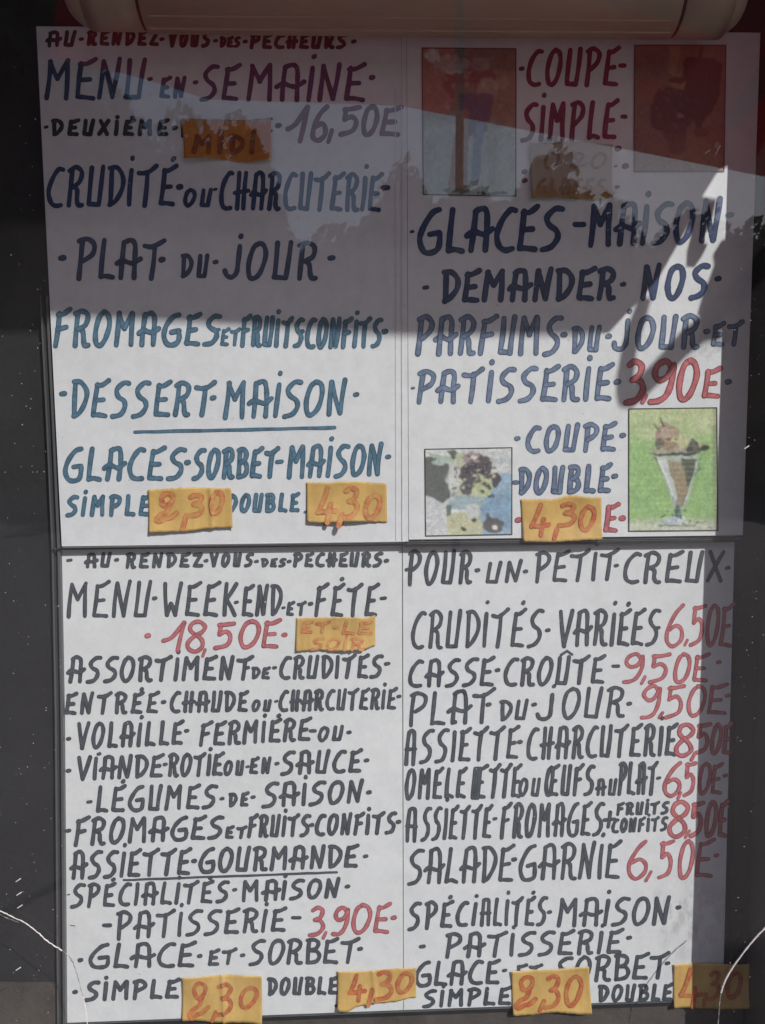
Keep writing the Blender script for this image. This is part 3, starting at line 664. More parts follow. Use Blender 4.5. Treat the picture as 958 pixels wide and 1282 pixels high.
price(904, 949, [('8', 843, 872), (',', 863, 873, 940, 954), ('5', 869, 891, 903, 946), ('0', 888, 906, 904, 946), ('E', 903, 917, 904, 946)], lab='red price 8,50E after ASSIETTE CHARCUTERIE', wd=6.6)
k = Ink(YL)
k.word('OMELE', 506, 585, 961, 1003, 960, 1000, w=6, gap=1.2); k.word('E', 590, 611, 957, 1001, w=6)
for xx in (594, 597, 600): k.line(xx + 1.5, 962, xx - 2, 999, 6)
k.word('TTE', 611, 654, 956, 1000, w=5.8, gap=.9); k.word('OU', 648, 678, 973, 998, w=5.4); k.word('\u0152UFS', 681, 746, 957, 998, 956, 997, w=6, gap=1.1)
k.word('AU', 745, 774, 974, 997, w=5); k.word('PLAT', 773, 824, 953, 996, w=5.6, gap=.9); k.dot(825, 974, 5)
k.build('lettering', g, B4)
price(952, 999, [('6', 829, 856), (',', 846, 855, 990, 1002), ('5', 855, 873), ('0', 872, 892, 953, 996), ('E', 889, 906, 954, 996)], [(908, 971)], 'red price 6,50E after the omelette line')
write(B4, YL, g, [('a', 507, 524, 1010, 1056, d(w=6)), ('SSiETTE', 527, 617, 1009, 1054, 1007, 1050, d(w=5.8, gap=1.1)), ('.', 620, 1025, d(w=5)), ('FROMAGES', 626, 757, 1005, 1051, 1003, 1047, d(w=5.8, gap=1.1)), ('+', 754, 772, 1014, 1038, d(w=5.4)), ('FRUiTS', 771, 839, 1004, 1022, 1002, 1020, d(w=4.8, gap=1.2)), ('CONFiTS', 765, 837, 1024, 1044, 1021, 1041, d(w=4.8, gap=1.1))])
price(1001, 1050, [('8', 833, 864), (',', 856, 866, 1038, 1051), ('5', 863, 883), ('0', 881, 900), ('E', 898, 913)], lab='red price 8,50E after ASSIETTE FROMAGES', wd=7)
write(B4, YL, g, [('SALADE', 509, 645, 1062, 1109, 1057, 1105, d(w=6, gap=1.1)), ('.', 644, 1076, d(w=6)), ('GARNiE', 648, 779, 1057, 1104, 1052, 1101, d(w=6, gap=1.15))])
price(1050, 1102, [('6', 784, 814), (',', 806, 818, 1089, 1105), ('5', 823, 845), ('0', 847, 870), ('E', 869, 895, 1050, 1100)], [(897, 1071)], 'red price 6,50E after SALADE GARNIE')
write(B4, YL, g, [('SP\u00c9Ci', 510, 599, 1128, 1166, 1126, 1160, d(w=6, gap=1.5)), ('aLiT\u00c9S', 600, 686, 1124, 1161, 1121, 1160, d(w=5.8, gap=1.25)), ('.', 688, 1142, d(w=5.6)), ('MAiSON', 696, 841, 1123, 1162, 1121, 1159, d(w=6, gap=1.2)), ('.', 850, 1136, d(w=6.4))])
write(B4, YL, g, [('.', 529, 1185, d(w=6, dx=2)), ('PATiSSERiE', 556, 781, 1167, 1201, 1162, 1195, d(w=6, gap=1.45)), ('.', 788, 1174, d(w=6.4))])
write(B4, YL, g, [('GLACE', 517, 627, 1202, 1237, 1200, 1233, d(w=6, gap=1.15)), ('.', 632, 1215, d(w=5.4)), ('ET', 644, 680, 1206, 1228, d(w=5.4)), ('SORBET', 694, 839, 1197, 1233, 1191, 1226, d(w=6, gap=1.3)), ('.', 836, 1206, d(w=6))])
write(B4, YL, g, [('SiMPLE', 528, 641, 1238, 1263, 1234, 1259, d(w=5.8, gap=1.35)), ('DOUBLE', 748, 844, 1232, 1256, 1230, 1254, d(w=5.8, gap=1.2))])

# ------------------------------------------------------------------ price cards
def card(c, Y, label, words, inkm, curl=1.0, seed=0, mat='note', w=7.4, torn=(), group='yellow orange price cards', creases=()):
    rnd = random.Random(seed)
    ctr = P(sum(q[0] for q in c) / 4, sum(q[1] for q in c) / 4, Y)
    root = empty('price_card', ctr, label, 'price card', group)
    (ax, ay), (bx, by), (cx, cy), (dx, dy) = c
    ph = [rnd.uniform(0, 6) for _ in range(4)]
    def uv(x, y):
        u = (x - (ax + dx) / 2) / (((bx + cx) - (ax + dx)) / 2); vv = (y - lerp(ay, by, u)) / (lerp(dy, cy, u) - lerp(ay, by, u))
        return u, vv
    def disp(x, y):
        u, t = uv(x, y)
        h = .0008 + curl * (.0010 * (1 + math.sin(ph[0] + u * 5.5)) * (abs(t - .45) * 2) ** 2 + .0006 * (1 + math.sin(ph[1] + u * 9 + t * 3)) + .0014 * max(0, t - .6) * 2.2 * (.5 + .5 * math.sin(ph[2] + u * 4)))
        for cu in creases: h += .0016 * math.exp(-((u - cu - .03 * t) / .018) ** 2)
        return h
    nu, nv = 40, 18
    edt = [rnd.uniform(-.8, .8) for _ in range(nu + 1)]; edb = [rnd.uniform(-1.0, 1.0) for _ in range(nu + 1)]
    v, f = [], []
    for j in range(nv + 1):
        for i in range(nu + 1):
            u, t = i / nu, j / nv
            x = lerp(lerp(ax, bx, u), lerp(dx, cx, u), t)
            y = lerp(lerp(ay, by, u), lerp(dy, cy, u), t)
            wob = (1.5 * math.sin(ph[3] + u * 7) + edt[i]) * (1 - t) * .55 + (1.6 * math.sin(ph[2] + u * 8) + edb[i]) * t * .55
            y += wob
            for (tu, tv, ru, amt) in torn:
                if (tv == 0) == (t < .5): y += amt * math.exp(-((u - tu) / ru) ** 2) * abs(t - .5) * 2
            p = P(x, y, Y); p.y -= disp(x, lerp(lerp(ay, by, u), lerp(dy, cy, u), t)); v.append(p)
    n0 = len(v); v += [q + Vector((0, .00045, 0)) for q in v]
    W_ = nu + 1; fm = []
    for j in range(nv):
        for i in range(nu):
            a = j * W_ + i
            f.append((a, a + W_, a + W_ + 1, a + 1)); fm.append(0)
            f.append((a + n0, a + 1 + n0, a + W_ + 1 + n0, a + W_ + n0)); fm.append(0)
    rim = [i for i in range(W_)] + [j * W_ + nu for j in range(1, nv + 1)] + [nv * W_ + i for i in range(nu - 1, -1, -1)] + [j * W_ for j in range(nv - 1, 0, -1)]
    for a, b in zip(rim, rim[1:] + rim[:1]): f.append((a, b, b + n0, a + n0)); fm.append(1)
    mesh_obj('card', v, f, [M[mat] if isinstance(mat, str) else mat, M['note_edge']], root, fm=fm, smooth=True)
    k = Ink(Y, lambda x, y: disp(x, y), .00025)
    for it in words: k.word(*it[:5], w=it[5] if len(it) > 5 else w)
    k.build('lettering', [inkm], root)
    return root

card([(186, 612), (290, 610), (292, 660), (188, 667)], YS, 'creased yellow price card 2,30 below GLACES SORBET MAISON', [('2', 194, 226, 614, 656), (',', 226, 237, 642, 665), ('3', 233, 258, 616, 649), ('0', 260, 283, 612, 646)], 'ink_note', seed=1, creases=(.74,))
card([(384, 603), (484, 604), (485, 653), (385, 653)], YS, 'flat yellow price card 4,30 below GLACES SORBET MAISON', [('4', 394, 424, 607, 657), (',', 421, 432, 640, 661), ('3', 428, 452, 607, 651), ('0', 454, 480, 616, 652)], 'ink_note', seed=2)
zf = P(285, 168).z
card([(228, 151), (339, 150), (341, 199), (232, 200)], YS, 'orange card MIDI with its dye washed out along the top', [('MiDi', 240, 322, 168, 195, 7)], 'ink_midi', seed=3, mat=note_mat('washed_out_orange_card', zf + .030, (.86, .50, .28), (.46, .36, .28)), torn=((.75, 1, .3, 4),), group='yellow orange price cards')
zf = P(715, 215).z
card([(663, 181), (766, 182), (766, 250), (665, 249)], YS, 'pale bleached card with faint writing between the two top dessert photographs', [('0', 679, 702, 189, 213, 4.5), ('20', 712, 760, 191, 213, 4), ('GLACES', 670, 758, 223, 246, 5)], 'ink_note_pale', seed=4, mat=note_mat('bleached_card', zf + .005, (.66, .56, .62), (.40, .32, .25)), torn=((.5, 0, .3, -3),))
card([(652, 625), (752, 622), (753, 675), (655, 679)], YS, 'yellow price card 4,30 under COUPE DOUBLE between two dessert photographs', [('4', 662, 690, 629, 673), (',', 690, 701, 659, 677), ('3', 698, 724, 627, 661), ('0', 723, 747, 631, 666)], 'ink_note_red', seed=5, torn=((.62, 0, .12, -3),), w=6.4)
card([(371, 773), (470, 772), (470, 811), (371, 815)], YL, 'yellow card ET-LE SOIR beside the red 18,50E on the weekend board', [('ET', 376, 414, 776, 793, 4.8), ('-', 417, 425, 783, 788, 4), ('LE', 427, 467, 776, 795, 4.8), ('SOiR', 388, 457, 797, 814, 4.4)], 'ink_note', seed=6, torn=((.98, 0, .05, -3), (.98, 1, .05, -3)))
card([(229, 1221), (328, 1219), (329, 1279), (229, 1276)], YL, 'yellow price card 2,30 at the foot of the grey weekend board', [('2', 235, 265, 1227, 1276), (',', 263, 275, 1262, 1279), ('3', 268, 294, 1228, 1272), ('0', 298, 325, 1232, 1263)], 'ink_note_red', seed=7, w=6.4, creases=(.5,))
card([(423, 1215), (521, 1210), (521, 1250), (423, 1259)], YL, 'torn yellow price card 4,30 that overlaps from weekend to snack board', [('4', 434, 460, 1215, 1254), (',', 457, 470, 1235, 1259), ('3', 468, 494, 1213, 1252), ('0', 494, 519, 1213, 1244)], 'ink_note_red', seed=8, w=6.6, torn=((.1, 1, .1, 4), (.95, 1, .15, -4)), creases=(.45,))
card([(640, 1215), (737, 1209), (740, 1265), (642, 1268)], YL, 'yellow price card 2,30 after SIMPLE at the foot of the snack board', [('2', 644, 675, 1219, 1264), (',', 672, 685, 1248, 1266), ('3', 680, 703, 1217, 1263), ('0', 705, 731, 1218, 1260)], 'ink_note_red', seed=9, w=6.4)
card([(843, 1205), (938, 1205), (938, 1259), (843, 1261)], YL, 'yellow price card 4,30 half in shadow past the edge of the snack board', [('4', 848, 880, 1210, 1262), (',', 877, 886, 1240, 1260), ('3', 884, 903, 1212, 1252), ('0', 906, 930, 1214, 1250)], 'ink_note_red', seed=10, w=6.4)
# drips of ink that ran off the cards onto the boards
write(B1, YS, ['ink_red'], [('.', 408, 655, d(w=7)), ('.', 427, 657, d(w=4, dx=2, dy=-2))], 'red ink run below the card')
write(B3, YL, ['ink_maroon'], [('.', 422, 1259, d(w=5)), ('.', 428, 1260, d(w=4, dx=4)), ('_', 431, 1259, 452, 1256, 1.6)], 'red ink run below the card')

# ------------------------------------------------------------------ printed dessert photographs (flat print, painted per vertex)
def srgb(c): 
    c = np.asarray(c, float) / 255.; return np.where(c <= .04045, c / 12.92, ((c + .055) / 1.055) ** 2.4)
class Paint:
    def __init__(s, w, h, seed):
        s.w, s.h = w, h; s.r = np.random.RandomState(seed)
        s.Y, s.X = np.meshgrid(np.linspace(0, 1, h), np.linspace(0, 1, w), indexing='ij')
        s.im = np.zeros((h, w, 3)); s.nx = s.noise(6, .02); s.ny = s.noise(6, .02); s.fx = s.noise(22, .014); s.fy = s.noise(22, .014)
    def noise(s, n, amp):
        g = s.r.uniform(-1, 1, (n + 1, n + 1))
        yi, xi = s.Y * (n - 1e-6), s.X * (n - 1e-6); y0, x0 = yi.astype(int), xi.astype(int); ty, tx = yi - y0, xi - x0
        ty = ty * ty * (3 - 2 * ty); tx = tx * tx * (3 - 2 * tx)
        return amp * ((g[y0, x0] * (1 - tx) + g[y0, x0 + 1] * tx) * (1 - ty) + (g[y0 + 1, x0] * (1 - tx) + g[y0 + 1, x0 + 1] * tx) * ty)
    def put(s, mask, c, a=1.0):
        mk = np.clip(mask, 0, 1)[..., None] * a
        s.im = s.im * (1 - mk) + srgb(c) * mk
    def ell(s, cx, cy, rx, ry, c, a=1.0, soft=.10, warp=1.0, rot=0.0):
        X = s.X + (s.nx + s.fx) * warp - cx; Y = s.Y + (s.ny + s.fy) * warp - cy
        cr, sr = math.cos(rot), math.sin(rot); X, Y = X * cr + Y * sr, -X * sr + Y * cr
        s.put((1 - np.sqrt((X / rx) ** 2 + (Y / ry) ** 2)) / soft + .5, c, a)
    def poly(s, pts, c, a=1.0, soft=.012, warp=.6):
        X = s.X + (s.nx + s.fx) * warp; Y = s.Y + (s.ny + s.fy) * warp
        ins = np.zeros_like(X, bool); dist = np.full_like(X, 9.0); n = len(pts)
        for i in range(n):
            (x0, y0), (x1, y1) = pts[i], pts[(i + 1) % n]
            if y0 != y1:
                cnd = (y0 > Y) != (y1 > Y); ins ^= cnd & (X < (x1 - x0) * (Y - y0) / (y1 - y0) + x0)
            dx, dy = x1 - x0, y1 - y0; t = np.clip(((X - x0) * dx + (Y - y0) * dy) / (dx * dx + dy * dy + 1e-9), 0, 1)
            dist = np.minimum(dist, np.hypot(X - x0 - t * dx, Y - y0 - t * dy))
        s.put(np.where(ins, dist, -dist) / soft + .5, c, a)
    def grain(s, a=.08, sat=.78):
        for _ in range(1):
            q = np.pad(s.im, ((1, 1), (1, 1), (0, 0)), 'edge'); s.im = (q[:-2, 1:-1] + q[2:, 1:-1] + q[1:-1, :-2] + q[1:-1, 2:] + 2 * q[1:-1, 1:-1]) / 6
        for n_, am in ((9, .04), (18, .06), (34, .09), (60, .11)):
            s.im *= np.clip(1 + s.noise(n_, am)[..., None], .3, 1.6)
            s.im += (s.noise(n_, .008)[..., None] * np.array([1, -.2, -1]))
        s.im = np.clip(s.im, .01, .85)
        lum = s.im.mean(axis=2, keepdims=True); s.im = lum + (s.im - lum) * sat; s.im = s.im * .94 + .02
        s.im *= 1 + s.r.normal(0, a, s.im.shape[:2])[..., None] + s.noise(30, a)[..., None] + s.noise(12, a)[..., None]
def print_photo(c, paint, label):
    ctr = P(sum(q[0] for q in c) / 4, sum(q[1] for q in c) / 4, YS)
    root = empty('dessert_photograph', ctr, label, 'photograph', 'printed dessert photographs')
    h, w_ = paint.h, paint.w; v = []
    for j in range(h):
        for i in range(w_):
            u, t = i / (w_ - 1), j / (h - 1)
            x = lerp(lerp(c[0][0], c[1][0], u), lerp(c[3][0], c[2][0], u), t); y = lerp(lerp(c[0][1], c[1][1], u), lerp(c[3][1], c[2][1], u), t)
            v.append(P(x, y, YS - .0003))
    nf = len(v); v += [P(x, y, YS - .00002) for x, y in c]
    f = [(j * w_ + i, (j + 1) * w_ + i, (j + 1) * w_ + i + 1, j * w_ + i + 1) for j in range(h - 1) for i in range(w_ - 1)]
    cs = [0, w_ - 1, h * w_ - 1, (h - 1) * w_]
    f += [(cs[a], cs[(a + 1) % 4], nf + (a + 1) % 4, nf + a) for a in range(4)]
    col = np.ones((len(v), 4)); col[:nf, :3] = np.clip(paint.im, .01, .85).reshape(-1, 3); col[nf:, :3] = .3
    mesh_obj('print', v, f, M['print'], root, col=col.ravel())
    k = Ink(YS - .0003)
    q = list(c) + [c[0]]
    for a, b in zip(q, q[1:]): k.stroke([(lerp(a[0], b[0], t), lerp(a[1], b[1], t)) for t in np.linspace(0, 1, 8)], 1.5, 0)
    k.build('border_line', ['fine'], root)

p = Paint(100, 98, 3)       # lower left: bowl with berries
p.put(np.ones((98, 100)), (208, 212, 212)); p.poly([(.4, .52), (1.1, .2), (1.1, 1.1), (.62, 1.1)], (150, 178, 200)); p.poly([(.55, .5), (1.1, .55), (1.1, .95), (.7, .9)], (128, 160, 190), .8)
p.poly([(.45, 0), (1.1, -.1), (1.1, .33), (.75, .22)], (205, 208, 208)); p.ell(.9, .15, .2, .03, (170, 185, 198), .6)
p.poly([(-.1, .12), (.08, .08), (.3, .2), (.24, .35), (.3, .55), (.22, .62), (-.1, .5)], (105, 108, 104)); p.ell(.14, .16, .07, .035, (170, 182, 178)); p.poly([(.02, .03), (.32, .1), (.36, .2), (.1, .1)], (172, 190, 172))
p.poly([(.0, .55), (.2, .62), (.22, 1.1), (-.1, 1.1)], (205, 206, 210)); p.poly([(.25, .02), (.33, .0), (.42, .16), (.36, .18)], (92, 108, 92))
p.ell(.5, .34, .26, .27, (196, 196, 170)); p.ell(.3, .36, .055, .2, (205, 210, 212), .8); p.ell(.42, .1, .08, .07, (190, 195, 160))
p.ell(.56, .13, .14, .09, (168, 150, 150)); p.ell(.56, .28, .17, .13, (92, 88, 96)); p.ell(.70, .2, .08, .12, (98, 92, 96)); p.ell(.8, .37, .07, .07, (88, 84, 94)); p.ell(.48, .45, .09, .08, (104, 102, 104)); p.ell(.66, .44, .12, .14, (188, 198, 152)); p.ell(.56, .1, .035, .02, (215, 208, 200))
for _ in range(60):
    x, y = p.r.uniform(.3, .8), p.r.uniform(.08, .58); p.ell(x, y, .02, .018, (210, 205, 180) if p.r.rand() < .45 else (80, 78, 84), .8, .5)
p.ell(.5, .62, .22, .08, (160, 182, 190)); p.poly([(.25, .75), (.62, .7), (.68, 1.1), (.25, 1.1)], (196, 196, 160)); p.ell(.56, .72, .09, .1, (200, 204, 200)); p.ell(.78, .9, .12, .09, (100, 98, 98)); p.ell(.44, .93, .04, .025, (70, 66, 60)); p.ell(.56, .83, .03, .03, (86, 84, 90)); p.poly([(.26, .64), (.32, .64), (.3, .76), (.25, .78)], (110, 125, 112)); p.ell(.8, .93, .03, .03, (215, 215, 210)); p.ell(.72, .82, .03, .06, (96, 96, 96))
for _ in range(26):
    x, y = p.r.uniform(.42, .76), p.r.uniform(.16, .46); p.ell(x, y, .026, .024, (72, 66, 76), .9, .35); p.ell(x - .008, y - .01, .008, .007, (176, 170, 176), .8, .6)
p.ell(.36, .36, .012, .16, (228, 230, 230), .8, .5); p.poly([(.30, .42), (.34, .54), (.44, .62), (.40, .62), (.31, .55)], (160, 172, 176), .8)
p.grain(.04, .85); print_photo([(532, 562.5), (641, 560.5), (641, 669), (533, 671)], p, 'small square photograph of an ice cream bowl with dark berries on blue')
p = Paint(104, 140, 5)      # lower right: sundae on green
p.put(np.ones((140, 104)), (150, 190, 118)); p.put(np.clip(1.0 - p.Y * 3, 0, 1), (196, 202, 150)); p.put(np.clip((p.Y - .88) * 14, 0, 1), (202, 204, 186)); p.put(.5 + .5 * np.sin(p.Y * 150) + p.nx * 20, (168, 200, 134), .22); p.put(np.clip((p.X - .93) * 30, 0, 1), (140, 135, 115), .6)
for _ in range(26): p.ell(p.r.uniform(.1, .9), p.r.uniform(.02, .28), .12, .02, (208, 210, 168), .35, .8)
p.poly([(.26, .35), (.78, .38), (.76, .5), (.66, .78), (.57, .84), (.5, .8), (.36, .5)], (178, 188, 178)); p.poly([(.4, .42), (.74, .44), (.7, .6), (.62, .8), (.54, .8)], (160, 144, 118)); p.poly([(.58, .40), (.77, .42), (.74, .55), (.66, .64), (.62, .52)], (92, 100, 88)); p.poly([(.30, .38), (.42, .4), (.55, .76), (.5, .78)], (196, 206, 204), .9)
for a, b in (((.27, .38), (.52, .80)), ((.79, .42), (.60, .82))):
    p.poly([a, (a[0] + .012, a[1]), (b[0] + .012, b[1]), b], (60, 80, 84), .8, .01, 1.6)
p.ell(.42, .24, .14, .12, (178, 150, 130)); p.ell(.58, .29, .14, .06, (196, 196, 148)); p.ell(.5, .33, .26, .035, (180, 165, 140)); p.ell(.34, .28, .05, .04, (110, 110, 96)); p.ell(.5, .36, .26, .018, (78, 88, 80), 1, .3); p.ell(.52, .345, .26, .008, (150, 160, 150))
p.poly([(.64, .33), (.72, .24), (.82, .3), (.92, .32), (.80, .37), (.66, .37)], (84, 82, 74)); p.poly([(.78, .25), (.83, .30), (.80, .33)], (190, 190, 150)); p.poly([(.34, .07), (.36, .07), (.42, .2), (.39, .2)], (70, 76, 60)); p.poly([(.26, .12), (.28, .12), (.36, .2), (.33, .2)], (90, 96, 76), .8)
p.poly([(.53, .8), (.58, .8), (.62, .92), (.52, .94)], (110, 130, 130)); p.ell(.50, .93, .14, .03, (180, 192, 200)); p.ell(.55, .86, .03, .04, (70, 84, 84), .7)
for _ in range(22): p.ell(p.r.uniform(.4, .68), p.r.uniform(.82, .96), .014, .01, (70, 84, 88) if p.r.rand() < .5 else (215, 220, 225), .8, .6)
p.poly([(.32, .958), (.75, .948), (.75, .956), (.32, .968)], (70, 70, 66)); p.poly([(.74, .93), (.94, .945), (.94, .955), (.74, .942)], (60, 60, 60), .8, .01, 2.5)
for k_ in range(22): p.ell(.5, .05 + .043 * k_, .6, .004, (196, 214, 160), .30, .8, .3)
p.poly([(.33, .42), (.36, .42), (.50, .72), (.48, .72)], (226, 232, 230), .8); p.poly([(.755, .44), (.775, .44), (.66, .74), (.65, .74)], (214, 224, 222), .8)
p.ell(.44, .245, .03, .012, (92, 78, 60), .8, .4); p.ell(.52, .25, .02, .01, (92, 78, 60), .8, .4); p.ell(.40, .20, .05, .035, (196, 176, 158), .8); p.ell(.46, .30, .1, .03, (150, 124, 106), .7)
p.poly([(.70, .27), (.73, .25), (.79, .33), (.74, .35)], (120, 116, 100), .8); p.ell(.86, .335, .05, .02, (64, 62, 56), .9)
p.grain(.04, .85); print_photo([(787.5, 512), (897.5, 510.5), (899, 664), (787.5, 665)], p, 'photograph of a tall sundae glass on bright green')
p = Paint(96, 150, 9)       # upper left: tall parfait
p.put(np.ones((150, 96)), (132, 106, 88)); p.put(np.clip((p.Y - .42) * 8, 0, 1), (160, 184, 172)); p.ell(.15, .2, .25, .25, (190, 110, 88), .8); p.ell(.85, .35, .25, .2, (170, 122, 80), .8)
p.ell(.5, .22, .3, .12, (150, 62, 62)); p.ell(.30, .1, .2, .05, (180, 165, 160), .7); p.ell(.62, .1, .12, .05, (180, 168, 164), .5); p.ell(.1, .05, .09, .04, (205, 200, 195)); p.ell(.55, .3, .2, .08, (146, 100, 78)); p.ell(.7, .28, .12, .08, (172, 140, 116))
p.poly([(.40, .30), (.78, .30), (.70, .56), (.50, .60), (.46, .95), (.38, .96), (.42, .6)], (92, 78, 104)); p.poly([(.36, .4), (.5, .42), (.5, .6), (.44, .97), (.27, .97), (.34, .62)], (150, 112, 84)); p.poly([(.58, .5), (.68, .5), (.6, .9), (.5, .9)], (98, 130, 168)); p.poly([(.7, .5), (.8, .48), (.78, .95), (.7, .95)], (140, 160, 140), .7)
p.ell(.75, .975, .18, .012, (60, 60, 60)); p.ell(.35, .97, .14, .02, (96, 80, 62)); p.ell(.35, .14, .15, .008, (214, 180, 170), .8, .5, 2)
for _ in range(40): p.ell(p.r.uniform(.05, .9), p.r.uniform(.02, .4), .03, .02, (200, 170, 150) if p.r.rand() < .4 else (130, 80, 60), .35, .8)
p.grain(.05, .7); print_photo([(528.5, 60), (646, 61), (646, 245.5), (530, 243.5)], p, 'tall photograph of a narrow parfait glass left of COUPE SIMPLE')
p = Paint(100, 140, 12)     # upper right: chocolate sundae on orange
p.put(np.ones((140, 100)), (136, 94, 72)); p.put(np.clip(p.X * 1.2 - .3, 0, 1), (150, 96, 74), .7); p.put(np.clip((p.Y - .8) * 6, 0, 1), (170, 130, 84), .6); p.ell(.15, .35, .12, .1, (160, 80, 56)); p.poly([(.38, 0), (.5, 0), (.44, .25), (.36, .2)], (200, 128, 80), .6)
p.poly([(.53, .14), (.56, .09), (.9, .1), (.97, .16), (.93, .42), (.85, .55), (.76, .62), (.72, .72), (.66, .6), (.54, .34)], (66, 28, 28)); p.ell(.42, .52, .25, .19, (72, 34, 30)); p.ell(.62, .45, .2, .14, (66, 30, 28)); p.ell(.45, .70, .12, .08, (92, 50, 40), .8); p.ell(.48, .29, .09, .07, (170, 104, 72)); p.ell(.48, .27, .11, .03, (84, 42, 34)); p.ell(.75, .7, .09, .04, (110, 60, 44)); p.poly([(.70, .0), (.75, 0), (.75, .12), (.69, .12)], (90, 52, 46)); p.ell(.5, .57, .04, .02, (180, 130, 110), .8)
p.ell(.6, .82, .26, .09, (160, 106, 70), .7); p.ell(.47, .78, .1, .08, (110, 66, 50), .8); p.ell(.93, .8, .03, .04, (220, 200, 180), .5)
for _ in range(30): p.ell(p.r.uniform(.2, .7), p.r.uniform(.32, .68), .02, .015, (130, 80, 60), .4, .8)
p.grain(.05, .7); print_photo([(794.5, 56.5), (909, 56.5), (906.5, 214.5), (794, 215)], p, 'photograph of a dark chocolate sundae on orange right of COUPE SIMPLE')

# ------------------------------------------------------------------ canopy over the case, with its folding arm (unseen, cut to throw the shadow edges on the boards)
def cast(px, py, H=None, t=None, Y=YS):
    q = P(px, py, Y)
    t = (H - q.z) / SUNV.z if H is not None else t
    return q + SUNV * t
Q0 = P(760, 418)
Hc = Q0.z + .90 * SUNV.z
can = empty('shade_canopy', (0, WY - .05, Hc), 'unseen red fabric canopy above the display case, shaped to shade the boards', 'canopy')
edge = [(-900, 400), (40, 393), (300, 408), (500, 421), (690, 420), (742, 419), (758, 414), (774, 396), (788, 378), (808, 345), (820, 322), (834, 300), (850, 268), (866, 236), (888, 205), (950, 95), (1050, -85)]
pts = [cast(x, y, H=Hc) for x, y in edge]
back = [p for p in pts]
poly = [Vector((p.x, p.y, Hc)) for p in pts]
poly = [p for p in poly if p.y < WY - .055]
end = poly[-1]; poly += [Vector((end.x + .02, WY - .052, Hc)), Vector((poly[0].x, WY - .052, Hc))]
prism('fabric_panel', poly, Vector((0, 0, .012)), M['canopy_cloth'], can)
# unseen folding arms and added flaps, outlined by the shadows they cast
def caster(name, pxs, t, th, mat):
    return prism(name, [cast(x, y, t=t) for x, y in pxs], SUNV * th, mat, can)
caster('shade_flap', [(748, 404), (752, 418), (762, 417), (784, 393), (801, 376), (826, 346), (839, 323), (850, 304), (863, 280), (879, 247), (890, 229), (899, 214), (935, 196), (935, 60), (850, 190), (800, 320)], .34, .012, M['canopy'])
caster('folding_arm', [(800, 372), (816, 373), (805, 412), (797, 440), (794, 470), (790, 500), (782, 512), (774, 508), (771, 494), (772, 470), (779, 432), (790, 398)], .52, .02, M['steel'])
caster('folding_arm', [(902, 402), (902, 426), (882, 428), (860, 446), (834, 472), (808, 497), (790, 512), (777, 511), (784, 490), (802, 470), (827, 444), (853, 414), (877, 396)], .58, .02, M['steel'])
caster('shade_flap', [(868, 268), (879, 246), (897, 249), (892, 272), (885, 290), (879, 302), (886, 306), (880, 319), (869, 335), (859, 334), (860, 314), (865, 296), (864, 282)], .30, .01, M['canopy'])
caster('shade_flap', [(892, 320), (904, 300), (915, 300), (915, 420), (902, 412), (880, 402), (873, 393), (879, 372), (889, 346), (894, 332)], .36, .01, M['canopy'])

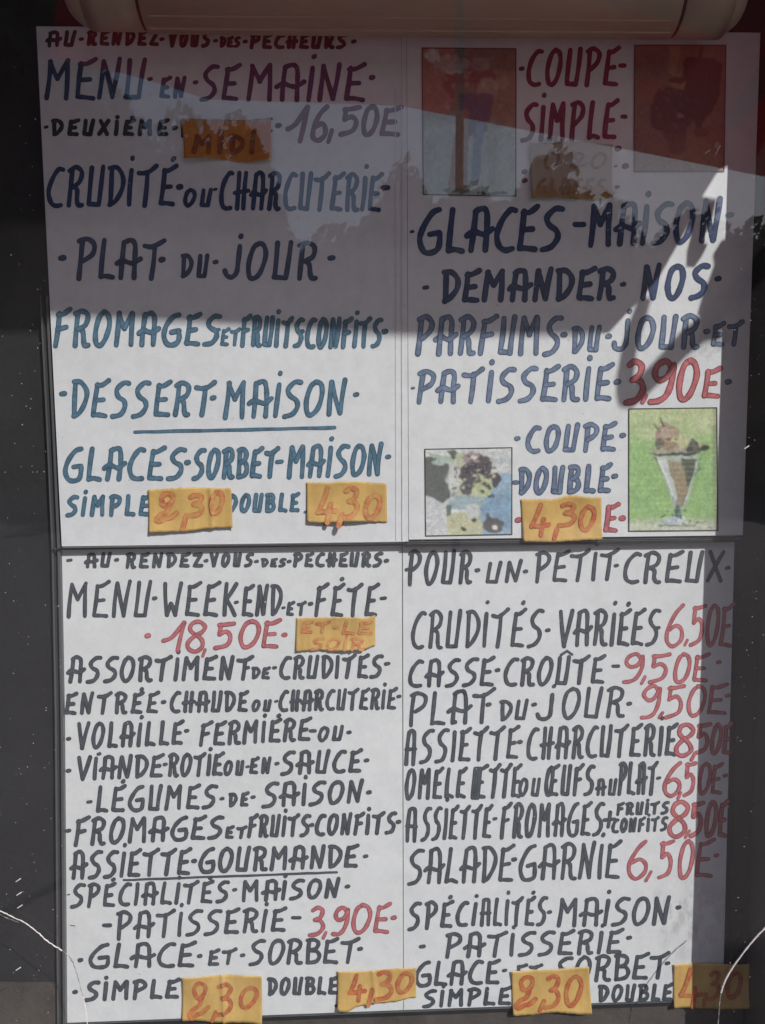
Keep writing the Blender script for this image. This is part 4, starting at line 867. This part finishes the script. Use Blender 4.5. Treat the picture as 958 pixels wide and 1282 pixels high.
# red parasol on the terrace, seen in the glass
def refl(px, py, D):
    """the point behind the camera, D in front of the pane, that the pane mirrors at this place of the photograph"""
    g = P(px, py, GY); dr = (g - CAM).normalized()
    t = D / dr.y
    return g + Vector((dr.x, -dr.y, dr.z)) * t
par = empty('parasol', (1.2, -3.6, 0), 'wide red parasol on the terrace facing the display case', 'parasol')
far = [refl(x, y, 5.2) for x, y in ((60, 70), (175, 97), (260, 124), (380, 128), (500, 132), (640, 159), (800, 190), (958, 221), (1150, 260))]
near = [Vector((p.x * .72 + .2, -3.5, p.z - .02)) for p in far]
apex = Vector((refl(574, 300, 4.5).x, -4.5, max(p.z for p in far) + .80)); n = len(far)
mid1 = [p.lerp(apex, .5) + Vector((0, 0, .07)) for p in far]; mid2 = [p.lerp(apex, .5) + Vector((0, 0, .07)) for p in near]
v = far + mid1 + [apex] + near + mid2; f = []; b = 2 * n + 1
for i in range(n - 1):
    f += [(i, i + 1, n + i + 1, n + i), (n + i, n + i + 1, 2 * n), (b + i + 1, b + i, b + n + i, b + n + i + 1), (b + n + i + 1, b + n + i, 2 * n)]
f += [(0, n, b + n, b), (n, 2 * n, b + n), (n - 1, b + n - 1, b + 2 * n - 1, 2 * n - 1), (2 * n - 1, b + 2 * n - 1, 2 * n)]
o = mesh_obj('canopy', v, f, M['parasol'], par)
sm = o.modifiers.new('thick', 'SOLIDIFY'); sm.thickness = .004
vv, ff = tube([Vector((apex.x, apex.y, 0)), Vector((apex.x, apex.y, 1.2)), apex], .025, 12); mesh_obj('pole', vv, ff, M['steel'], par)
vv, ff = tube([Vector((apex.x, apex.y, 0.0)), Vector((apex.x, apex.y, .08))], .28, 20); mesh_obj('base', vv, ff, M['steel'], par)

# far trees across the way, mirrored dark in the lower part of the pane
rnd = random.Random(3); v, f = [], []
for i in range(150000):
    x = rnd.uniform(-30, 34); hgt = 8.6 + .9 * math.sin(x * .45) + .7 * math.sin(x * 1.3 + 1) + .5 * math.sin(x * 2.9)
    hgt += 7 if x < -9.6 + .5 * math.sin(i) else 3.0 / (1 + math.exp((x + 3.2) * 1.8))
    z = hgt * rnd.random() ** .75; y = -25 + rnd.uniform(-1.8, 1.8)
    s_ = rnd.uniform(.22, .5) * (.45 if z > hgt * .85 else 1); b = len(v)
    n1 = Vector((rnd.uniform(-1, 1), rnd.uniform(-1, 1), rnd.uniform(-1, 1))).normalized(); u = n1.orthogonal().normalized() * s_; q = n1.cross(u).normalized() * s_ * .6
    c = Vector((x, y, z)); v += [c - u, c + q, c + u, c - q]; f.append((b, b + 1, b + 2, b + 3))
tag(mesh_obj('treeline', v, f, M['leaf']), kind='stuff')
